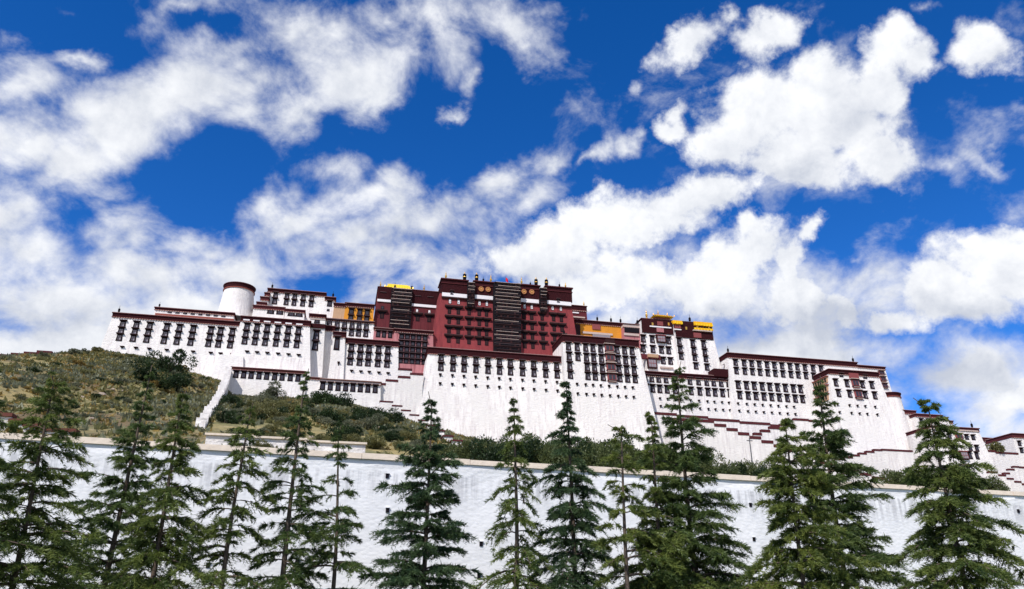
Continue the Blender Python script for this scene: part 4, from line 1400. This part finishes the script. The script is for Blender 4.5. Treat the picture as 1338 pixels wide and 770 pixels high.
# white steps falling away left of the low hall
mw = MB()
mer = [((297, 470), (314, 515)), ]
p_top = on_y(296, 470, 285)
root = thing('merlon_wall', 'white wall of stepped merlons running down the hillside below the west wing', 'wall', (p_top[0], 285, on_y(270, 575, 240)[2] - 4))
o = np.array(root.location)
gh = ground_hit(261, 560)
HX, HY = p_top[0] + .6, 289.0
FX, FY = float(gh[0]), float(max(gh[1], 50))
NM = 13
Ys = [HY * (FY / HY) ** (i / NM) for i in range(NM + 1)]
for i in range(NM):
    t0 = (HY - Ys[i]) / (HY - FY)
    t1 = (HY - Ys[i + 1]) / (HY - FY)
    # a run of wall between two merlons, following the slope in small lifts
    nl_ = 4
    for q in range(nl_):
        ta, tb = t0 + (t1 - t0) * q / nl_, t0 + (t1 - t0) * (q + 1) / nl_
        ya, yb = HY + (FY - HY) * ta, HY + (FY - HY) * tb
        xa, xb = HX + (FX - HX) * ta, HX + (FX - HX) * tb
        k_ = depth((xb, yb, 30)) / F
        wv = max(.8, 8.5 * k_)
        gz = float(terrain(xb, yb))
        top = gz + (9.0 + 22.0 * max(0.0, 1 - i / 6) + (4.0 if q == nl_ - 1 else 0)) * k_
        mw.hexa([(xb - wv / 2 - o[0], yb - o[1] - .02, gz - 6 - o[2]), (xb + wv / 2 - o[0], yb - o[1] - .02, gz - 6 - o[2]), (xa + wv / 2 - o[0], ya - o[1], gz - 6 - o[2]), (xa - wv / 2 - o[0], ya - o[1], gz - 6 - o[2])],
                [(xb - wv / 2 - o[0], yb - o[1] - .02, top - o[2]), (xb + wv / 2 - o[0], yb - o[1] - .02, top - o[2]), (xa + wv / 2 - o[0], ya - o[1], top + (3.5 * k_ if q == nl_ - 1 else .4 * k_) - o[2]), (xa - wv / 2 - o[0], ya - o[1], top + (3.5 * k_ if q == nl_ - 1 else .4 * k_) - o[2])], 'whitewash')
mw.build('wall', root)
# little ramp house at its head
RH = Block('ramp_wall', 'small white ramp block at the head of the merlon wall', 'wall block', (286, 463), (318, 465), (290, 505), 290, 6, par=0, batter=.12)

# lower galleried hall AA
AA = Block('low_hall', 'low white hall with eight dark windows and a pale beamed eave on the rocky slope', 'hall', (419.3, 489), (497.3, 507.3), (460, 560), 284, 9, par=3.0, batter=.06, par_mat='pale_edge', coping='brown_roof')
AA.grid('dark', [422, 432, 442.2, 452, 461.5, 471.2, 481, 490.6], [(500.2, 510)], 6.4)
AAl = Block('low_hall', 'short white link wall between the two low halls', 'wall block', (398, 493), (420, 495.5), (405, 540), 288, 5, par=1.5, batter=.05, par_mat='brown_roof')


# ================================================================== TREES AND SHRUBS
def tri_object(name, V, mat, parent=None, loc=(0, 0, 0)):
    """V: (n, 3, 3) triangles"""
    me = tri_mesh(name, V, mat)
    return link(name, me, parent, loc)


def tri_mesh(name, V, mat):
    n = len(V)
    me = bpy.data.meshes.new(name)
    me.vertices.add(n * 3)
    me.vertices.foreach_set('co', V.reshape(-1).astype(np.float32))
    me.loops.add(n * 3)
    me.loops.foreach_set('vertex_index', np.arange(n * 3, dtype=np.int32))
    me.polygons.add(n)
    me.polygons.foreach_set('loop_start', np.arange(0, n * 3, 3, dtype=np.int32))
    me.polygons.foreach_set('loop_total', np.full(n, 3, dtype=np.int32))
    me.materials.append(MATS[mat])
    me.update()
    me.validate()
    return me


def unit(a):
    return a / (np.linalg.norm(a, axis=-1, keepdims=True) + 1e-9)


def conifer(label, top, dep, rad, mat, seed, low=0.10, dens=1.0, droop=.5, gap=0.0, group='cedars standing before the white wall', name='cedar_tree', shape=.8, bare=0.0, nod=.5, rise=.15, fill=1.0):
    """deodar: straight trunk, whorls of sweeping limbs that hang at the tips, sprays of needles"""
    rs = np.random.RandomState(seed)
    r = ray(*top)
    p = EYE + r * (dep / 1.0)
    H = p[2]
    root = thing(name, label, 'tree', (p[0], p[1], 0), group)
    root.rotation_euler = (rs.normal(0, .010), rs.normal(0, .010), rs.uniform(0, 6.28))
    # trunk
    bend = rs.uniform(-.12, .12, 2)

    def axis(z):
        t = z / H
        nodv = nod * max(0, (t - .93) / .07) ** 2 * .35
        return np.array((bend[0] * math.sin(t * 3.1) + nodv, bend[1] * math.sin(t * 4.2), z - nodv * .4))
    tz = np.linspace(-.1, H, 16)
    m = MB()
    m.tube([axis(z) for z in tz], [max(.012, .0105 * H * (1 - max(z, 0) / H) ** .85 + .012) for z in tz], 'bark', 9)
    tris = []
    spacing = rs.uniform(.9, 1.25)
    lop, lopa = rs.uniform(.05, .28), rs.uniform(0, 6.28)
    levels = []
    z = low * H
    while z < H * .985:
        t = z / H
        nw = max(3, int(round(rs.uniform(4.4, 7.0) * dens * (1 - .30 * t))))
        levels += [z + rs.normal(0, .05) for _ in range(nw)]
        if rs.uniform() < .7:
            levels.append(z + rs.uniform(.1, .3))
        z += rs.uniform(.34, .78) * spacing * (1 - .50 * t)
    phi = rs.uniform(0, 6.28)
    for i, z in enumerate(levels):
        z = min(z, H * .99)
        t = z / H
        if gap and rs.uniform() < gap * (1 - t):
            continue
        phi += 2.399 + rs.uniform(-.5, .5)
        L = rad * ((1 - t) / (1 - low)) ** (shape + .22) * rs.uniform(.45, 1.15) + .04
        if rs.uniform() < .14:
            L = L * 1.3 + .12
        L *= 1 + lop * math.cos(phi - lopa)
        r0 = rise
        rise_ = (r0 + .45 * t ** 2) + rs.uniform(-.13, .13)
        fall = droop * rs.uniform(.6, 1.25)
        dirh = np.array((math.cos(phi), math.sin(phi), 0))
        side = np.array((-math.sin(phi), math.cos(phi), 0))
        sway = rs.uniform(-.18, .18)
        base = axis(z)

        def bp(s):
            s = np.asarray(s)[..., None]
            return base + dirh * (L * s) + side * (sway * L * s * s) + np.array((0, 0, 1.0)) * (L * (rise_ * s - fall * s * s))
        ss = np.linspace(0, 1, 6)
        bpts = bp(ss)
        if L > .35:
            m.tube(list(bpts), [max(.007, .018 * L * (1 - q) + .006) for q in ss], 'bark', 4)
        # sprays along the limb
        nS = max(6, int(L * 12.5 * fill))
        s = np.clip(rs.uniform(.10 + bare, 1.0, nS) ** .85, 0, 1)
        P0 = bp(s)
        l = (min(.17, .05 + .16 * L) + .34 * L * (1 - .62 * s)) * rs.uniform(.6, 1.25, nS)
        l = np.minimum(l, .95)
        sgn = np.where(rs.uniform(0, 1, nS) < .5, -1, 1)
        fw = rs.uniform(.35, 1.0, nS)
        D = unit(dirh[None] * fw[:, None] + side[None] * (sgn * rs.uniform(.35, 1.0, nS))[:, None] + np.array((0, 0, 1.))[None] * rs.uniform(-.35, .18, nS)[:, None])
        # end spray carries the limb on
        nT = 9
        for a_ in range(nT):
            q = (a_ + .5) / nT
            pos = P0 + D * (l * q)[:, None] + np.array((0, 0, -1.))[None] * (l * q * q * (.28 + .35 * droop))[:, None]
            for k_ in range(4):
                dv = unit(D * 1.0 + rs.normal(0, .48, (nS, 3)) + np.array((0, 0, -.15)))
                ln = rs.uniform(.10, .22, nS) * (1.15 - .5 * q) * min(1.0, .55 + .6 * L)
                wv = unit(np.cross(dv, rs.normal(0, 1, (nS, 3)))) * (ln * rs.uniform(.075, .125, nS))[:, None]
                a0 = pos + rs.normal(0, .016, (nS, 3))
                tris.append(np.stack([a0 - wv, a0 + wv, a0 + dv * ln[:, None]], 1))
    V = np.concatenate(tris, 0)
    m.build('trunk', root, smooth=True)
    tri_object('crown', V, mat, root)
    return root


TREES = [
    # label, top, depth, lowest-limb length, material, kwargs
    ('wide sparse cedar with a bare slanting trunk, second from the left edge', (84, 484), 25.0, 2.85, 'needles_green', dict(low=.22, dens=1.0, gap=.12, shape=.72, droop=.42, fill=1.15)),
    ('cedar cut by the left edge of the view', (-10, 478), 23.0, 2.85, 'needles_green', dict(low=.2, dens=.85, shape=.8)),
    ('tall dark cedar with a narrow spire reaching over the dry hill', (193, 472), 32.0, 2.62, 'needles_mid', dict(low=.08, shape=1.0, droop=.35, rise=.2, dens=1.25, fill=1.3)),
    ('broad green cedar with drooping limbs standing before the dark cedar and the merlon wall', (243, 506), 27.0, 1.94, 'needles_green', dict(low=.2, shape=.78, droop=.65, dens=1.15, fill=1.2)),
    ('thin open cedar with a pale slanting trunk below the merlon wall', (326, 524), 28.0, 1.99, 'needles_green', dict(low=.32, dens=.75, gap=.2, shape=.72, droop=.6)),
    ('tall spindly cedar whose tip overlaps the low white hall', (401, 480), 30.0, 2.22, 'needles_mid', dict(low=.12, dens=.8, gap=.12, shape=1.0, droop=.5)),
    ('short sparse cedar between the spindly cedar and the full dark cedar', (452, 555), 30.0, 2.11, 'needles_mid', dict(low=.22, dens=.7, gap=.22, shape=.8, droop=.4)),
    ('full dark conical cedar standing alone in front of the white wall left of centre', (563, 510), 31.0, 2.74, 'needles_blue', dict(low=.06, shape=.95, droop=.28, rise=.25, dens=1.3, fill=1.45)),
    ('slim weeping cedar with a bare pale lower trunk in front of the great white wall', (671, 518), 29.0, 1.60, 'needles_green', dict(low=.24, dens=.75, gap=.12, shape=.75, droop=.9)),
    ('dense dark blue-green cedar with a pointed tip before the great white wall', (741, 499), 31.0, 2.62, 'needles_blue', dict(low=.05, shape=.92, droop=.5, dens=1.4, fill=1.5)),
    ('yellow-green cedar with nodding tip and visible trunk right of the dense dark cedar', (808, 545), 27.5, 2.28, 'needles_yellow', dict(low=.22, dens=.7, gap=.2, shape=.72, droop=.5, nod=1.5)),
    ('small slender cedar squeezed left of the tall cedar at right of centre', (852, 536), 29.0, 1.94, 'needles_green', dict(low=.12, dens=1.1, shape=.9, fill=1.2)),
    ('tall dark cedar with long reaching limbs in front of the lower wing', (888, 472), 31.0, 3.42, 'needles_mid', dict(low=.06, shape=1.0, droop=.35, rise=.2, dens=1.35, fill=1.4)),
    ('bushy yellow-green cedar with thin twin tips in front of the stair walls', (1022, 542), 28.0, 2.74, 'needles_yellow', dict(low=.05, shape=.62, dens=1.4, fill=1.35)),
    ('tall full cedar overlapping the corner bastion behind the bushy yellow-green one', (1064, 491), 32.0, 3.08, 'needles_mid', dict(low=.05, shape=.9, droop=.28, rise=.22, dens=1.45, fill=1.45)),
    ('large spreading cedar with a ragged top before the round turret at right', (1206, 512), 27.0, 2.79, 'needles_green', dict(low=.06, shape=.66, droop=.5, dens=1.45, fill=1.35, nod=1.2)),
    ('cedar beyond the right edge of the view reaching in with its limb tips', (1440, 560), 27.0, 3.19, 'needles_green', dict(low=.15, shape=.7)),
]
for i, (lb, top, dep, rad, mat, kw) in enumerate(TREES):
    conifer(lb, top, dep, rad, mat, 100 + i, **kw)


# ---- shrubs
def shrub_tris(seed, n, leaf, lumps=6, tall=1.0):
    rs = np.random.RandomState(seed)
    c = rs.normal(0, 1, (lumps, 3)) * np.array((.30, .30, .16 * tall)) + np.array((0, 0, .42 * tall))
    rad_ = rs.uniform(.22, .42, lumps)
    k = rs.randint(0, lumps, n)
    d = unit(rs.normal(0, 1, (n, 3)))
    rr = rad_[k] * rs.uniform(.35, 1.08, n) ** .6
    pos = c[k] + d * rr[:, None] * np.array((1, 1, .85 * tall))
    pos[:, 2] = np.maximum(pos[:, 2], .0)
    dv = unit(d + rs.normal(0, .7, (n, 3)) + np.array((0, 0, .3)))
    ln = leaf * rs.uniform(.6, 1.4, n)
    wv = unit(np.cross(dv, rs.normal(0, 1, (n, 3)))) * (ln * .38)[:, None]
    return np.stack([pos - wv, pos + wv, pos + dv * ln[:, None]], 1)


STEM = MB()
for a in range(5):
    an = a * 1.257
    STEM.tube([(0, 0, -.15), (.10 * math.cos(an), .10 * math.sin(an), .2), (.22 * math.cos(an), .22 * math.sin(an), .5)], [.03, .022, .01], 'bark', 5)
stem_me = STEM.mesh('stem')
SHRUB = {}


def shrub(px, py, wpx, label, mat, variant=0, cat='shrub', group=None, tall=1.0, fine=False, at=None, name='shrub', sz=None):
    key = (mat, variant, fine, tall)
    if key not in SHRUB:
        SHRUB[key] = tri_mesh('foliage', shrub_tris(variant * 7 + 3, 3600 if fine else 900, .070 if fine else .13, 9 if fine else 6, tall), mat)
    p = ground_hit(px, py) if at is None else np.array(at)
    if p is None:
        return None
    s = (wpx * depth(p) / F if sz is None else sz) / 1.15
    root = thing(name, label, cat, p - np.array((0, 0, .08 * s)), group)
    root.rotation_euler = (0, 0, random.uniform(0, 6.28))
    root.scale = (s, s, s * random.uniform(.85, 1.1))
    link('foliage', SHRUB[key], root)
    link('stem', stem_me, root)
    return root


# named larger bushes on the slope
for px, py, w, mat, t, lb in (
        (218, 487, 34, 'scrub_dark', 1.1, 'largest dark green bush at the foot of the west wing'),
        (246, 481, 30, 'scrub_dark', 1.1, 'dark round bush right of the largest one under the west wing'),
        (281, 481, 24, 'scrub_dark', 1.0, 'rounded bright-edged green bush beside the small white block'),
        (196, 500, 34, 'scrub_dark', .9, 'low dark spreading bush below the largest dark bush'),
        (226, 506, 30, 'scrub_dark', .9, 'second low dark bush under the pair of big bushes'),
        (330, 512, 22, 'scrub_grey', .9, 'grey-green rounded shrub under the low hall with nine windows'),
        (358, 522, 24, 'scrub_grey', .9, 'rounded grey shrub right under the middle of the low hall'),
        (300, 528, 20, 'scrub_dark', .9, 'dark shrub hugging the lower side of the merlon wall'),
        (295, 552, 22, 'scrub_dark', 1.0, 'dark shrub at the lower end of the merlon wall'),
        (432, 530, 34, 'scrub_dark', .8, 'dark rounded shrub left below the beam-eaved hall'),
        (432, 552, 28, 'scrub_dark', .8, 'dark shrub on the rocky slope below the beam-eaved hall'),
        (504, 553, 28, 'scrub_dark', 1.0, 'dark green round shrub at the right foot of the beam-eaved hall'),
        (484, 560, 24, 'scrub_grey', .9, 'grey-green shrub left of the dark round one below the beam-eaved hall'),
        (452, 575, 30, 'scrub_dark', .9, 'dark shrub on the slope just above the near wall'),
        (486, 585, 28, 'scrub_olive', .8, 'olive shrub just above the near wall coping'),
        (380, 540, 24, 'scrub_olive', .8, 'olive shrub amid rocks on the slope below the low hall'),
        (342, 545, 26, 'scrub_olive', .8, 'olive shrub on the slope right of the merlon wall'),
        (122, 455, 12, 'scrub_dark', .9, 'small dark bush on the hill crest beside the west wing')):
    shrub(px, py + 2, w * 1.12, lb, mat, variant=int(px) % 3, tall=t, fine=True)
# small conifer on the crest
conifer('tiny dark conifer on the hill crest left of the west wing', (130.5, 444.5), 1.0, 1.2, 'scrub_dark', 5, name='crest_conifer', group=None) if False else None

# scattered scrub, every bush its own thing
rs = np.random.RandomState(11)
KIND = [('scrub_olive', 'small olive scrub bush on the dry grassy hill', 'olive scrub bushes scattered on the hill'),
        ('scrub_grey', 'small grey-green scrub bush on the dry grassy hill', 'grey-green scrub bushes scattered on the hill'),
        ('scrub_ochre', 'small ochre dry tussock bush on the grassy hill', 'ochre dry tussock bushes scattered on the hill'),
        ('scrub_dark', 'small dark scrub bush on the dry grassy hill', 'dark scrub bushes scattered on the hill')]
cnt = 0
while cnt < 150:
    px, py = rs.uniform(-15, 300), rs.uniform(458, 572)
    if px > 262 + (570 - py) * .35:
        continue
    p = ground_hit(px, py)
    if p is None:
        continue
    k = rs.choice(4, p=[.42, .30, .16, .12])
    mat, lb, gp = KIND[k]
    shrub(px, py, rs.uniform(6, 14), lb, mat, variant=rs.randint(3), group=gp, tall=.7, at=p)
    cnt += 1
cnt = 0
while cnt < 90:
    px, py = rs.uniform(305, 560), rs.uniform(520, 592)
    if py < 520 + max(0, px - 400) * .35:
        continue
    p = ground_hit(px, py)
    if p is None:
        continue
    k = rs.choice(4, p=[.32, .26, .10, .32])
    mat, lb, gp = KIND[k]
    lb = lb.replace('dry grassy hill', 'rocky slope under the low halls').replace('grassy hill', 'rocky slope under the low halls')
    shrub(px, py, rs.uniform(9, 24), lb, mat, variant=rs.randint(3), fine=True, group=gp.replace('on the hill', 'on the rocky slope'), tall=.8, at=p)
    cnt += 1

# low cover of grass and dwarf scrub: nobody could count it
def cover(name, label, mat, n, size, seed, thr):
    r_ = np.random.RandomState(seed)
    px = r_.uniform(-60, 620, n * 4)
    X = r_.uniform(-190, 20, n * 4)
    Yv = yw(X) + 1.5 + r_.uniform(0, 1, n * 4) ** .8 * (YB + 2 - yw(X))
    keep = (fbm2(X * 1.7, Yv * 1.7, seed) + r_.normal(0, .5, n * 4)) > thr
    X, Yv = X[keep][:n], Yv[keep][:n]
    Z = terrain(X, Yv) - .05
    k = len(X)
    tr = []
    sc_ = (size * (.45 + .55 * np.clip((Yv - 50) / 150, 0, 1)))
    for q in range(5):
        c_ = np.stack([X, Yv, Z], -1) + r_.normal(0, .30, (k, 3)) * sc_[:, None] * np.array((1, 1, .1))
        dv = unit(r_.normal(0, .75, (k, 3)) + np.array((0, 0, 1.0)))
        dv[:, 2] = np.abs(dv[:, 2])
        ln = sc_ * r_.uniform(.5, 1.3, k)
        wv = unit(np.cross(dv, r_.normal(0, 1, (k, 3)))) * (ln * .42)[:, None]
        tr.append(np.stack([c_ - wv, c_ + wv, c_ + dv * ln[:, None]], 1))
    o = tri_object(name, np.concatenate(tr, 0), mat)
    tag(o, label, 'ground cover', kind='stuff')


cover('dry_grass', 'dry ochre grass covering the hill', 'scrub_ochre', 8500, .75, 21, -.1)
cover('low_scrub', 'low olive scrub covering the hill', 'scrub_olive', 13000, .95, 22, .2)
cover('dwarf_scrub', 'dwarf grey-green scrub covering the hill', 'scrub_grey', 12000, .95, 23, .5)

# rocks on the slope
for i in range(62):
    px, py = rs.uniform(310, 545), rs.uniform(524, 588)
    if i > 40:
        px, py = rs.uniform(20, 260), rs.uniform(470, 560)
    p = ground_hit(px, py)
    if p is None:
        continue
    n_ = 9
    v = unit(rs.normal(0, 1, (40, 3))) * rs.uniform(.8, 1.05, (40, 1)) * np.array((1, .8, .6))
    import bmesh
    bm = bmesh.new()
    for q in v:
        bm.verts.new(q)
    res = bmesh.ops.convex_hull(bm, input=bm.verts)
    bmesh.ops.delete(bm, geom=[g_ for g_ in res['geom_interior'] if isinstance(g_, bmesh.types.BMVert)], context='VERTS')
    me = bpy.data.meshes.new('boulder')
    bm.to_mesh(me)
    bm.free()
    me.materials.append(MATS['rock'])
    o = link('boulder', me, None, p)
    s_ = rs.uniform(2.2, 6.0) * depth(p) / F
    o.scale = (s_, s_, s_)
    tag(o, 'weathered brown boulder lying on the rocky slope under the low halls' if i <= 40 else 'weathered boulder lying among scrub on the dry hill', 'boulder',
        'boulders on the rocky slope' if i <= 40 else 'boulders on the dry hill')

# thicket behind the near wall: upright bushes along the foot of the great front wall
cnt = 0
for px in np.concatenate([np.arange(588, 650, 17), np.arange(650, 1010, 8.5)]):
    px = px + rs.uniform(-3, 3)
    top = np.interp(px, [585, 610, 640, 700, 790, 830, 900, 950, 1010], [572, 574, 574, 574, 572, 578, 594, 605, 610]) + rs.uniform(-8, 5)
    yy = yw(on_z(px, 600, ZW)[0]) + rs.uniform(2.2, 12)
    r = ray(px, top)
    p = EYE + r * ((yy - EYE[1]) / r[1])
    gz = float(terrain(p[0], p[1]))
    hgt = p[2] - gz
    if hgt < .5:
        hgt = .6
    mat = 'thicket_green' if rs.uniform() < .7 else 'scrub_dark'
    lb = 'upright green bush in the thicket above the near wall' if mat == 'thicket_green' else 'upright dark bush in the thicket above the near wall'
    shrub(0, 0, 0, lb, mat, variant=rs.randint(3), group='green bushes in the thicket' if mat == 'thicket_green' else 'dark bushes in the thicket', tall=1.25, fine=True, at=(p[0], p[1], gz),
          sz=hgt * .95)
for px, py, yy, sz_, lb in ((1165, 606, 80, 3.2, 'round green bush left of the large spreading cedar'), (1185, 602, 84, 4.2, 'tall round bush behind the large spreading cedar'), (1245, 606, 82, 4.0, 'dark green bush in front of the gatehouse'),
                            (1228, 600, 86, 4.0, 'green bush between large cedar and gatehouse'),
                            (1290, 618, 95, 3.0, 'small bush at the right foot of the gatehouse'), (1305, 632, 90, 1.5, 'low shrub above the coping near the right edge')):
    r = ray(px, py)
    p = EYE + r * ((yy - EYE[1]) / r[1])
    gz = float(terrain(p[0], p[1]))
    shrub(0, 0, 0, lb, 'thicket_green', variant=int(px) % 3, fine=True, at=(p[0], p[1], gz), sz=max(1.0, (p[2] - gz) * 1.1), tall=1.0)
# shrub on the terrace at the far right
p = on_y(1303, 590, 272)
shrub(0, 0, 0, 'olive shrub growing on the walled terrace at the far right', 'scrub_olive', 1, at=(p[0], 273, p[2]), sz=7)

# utility pole
r = ray(979, 572)
p = EYE + r * (110 / r[1])
gz = float(terrain(p[0], p[1]))
up = thing('utility_pole', 'thin dark utility pole standing before the white stair wall', 'pole', (p[0], p[1], gz))
m = MB()
m.tube([(0, 0, -.3), (0, 0, p[2] - gz)], [.11, .08], 'pole_metal', 8)
m.build('post', up)
m = MB()
m.box(-.5, .5, -.05, .05, p[2] - gz - .55, p[2] - gz - .43, 'pole_metal')
m.build('crossarm', up)
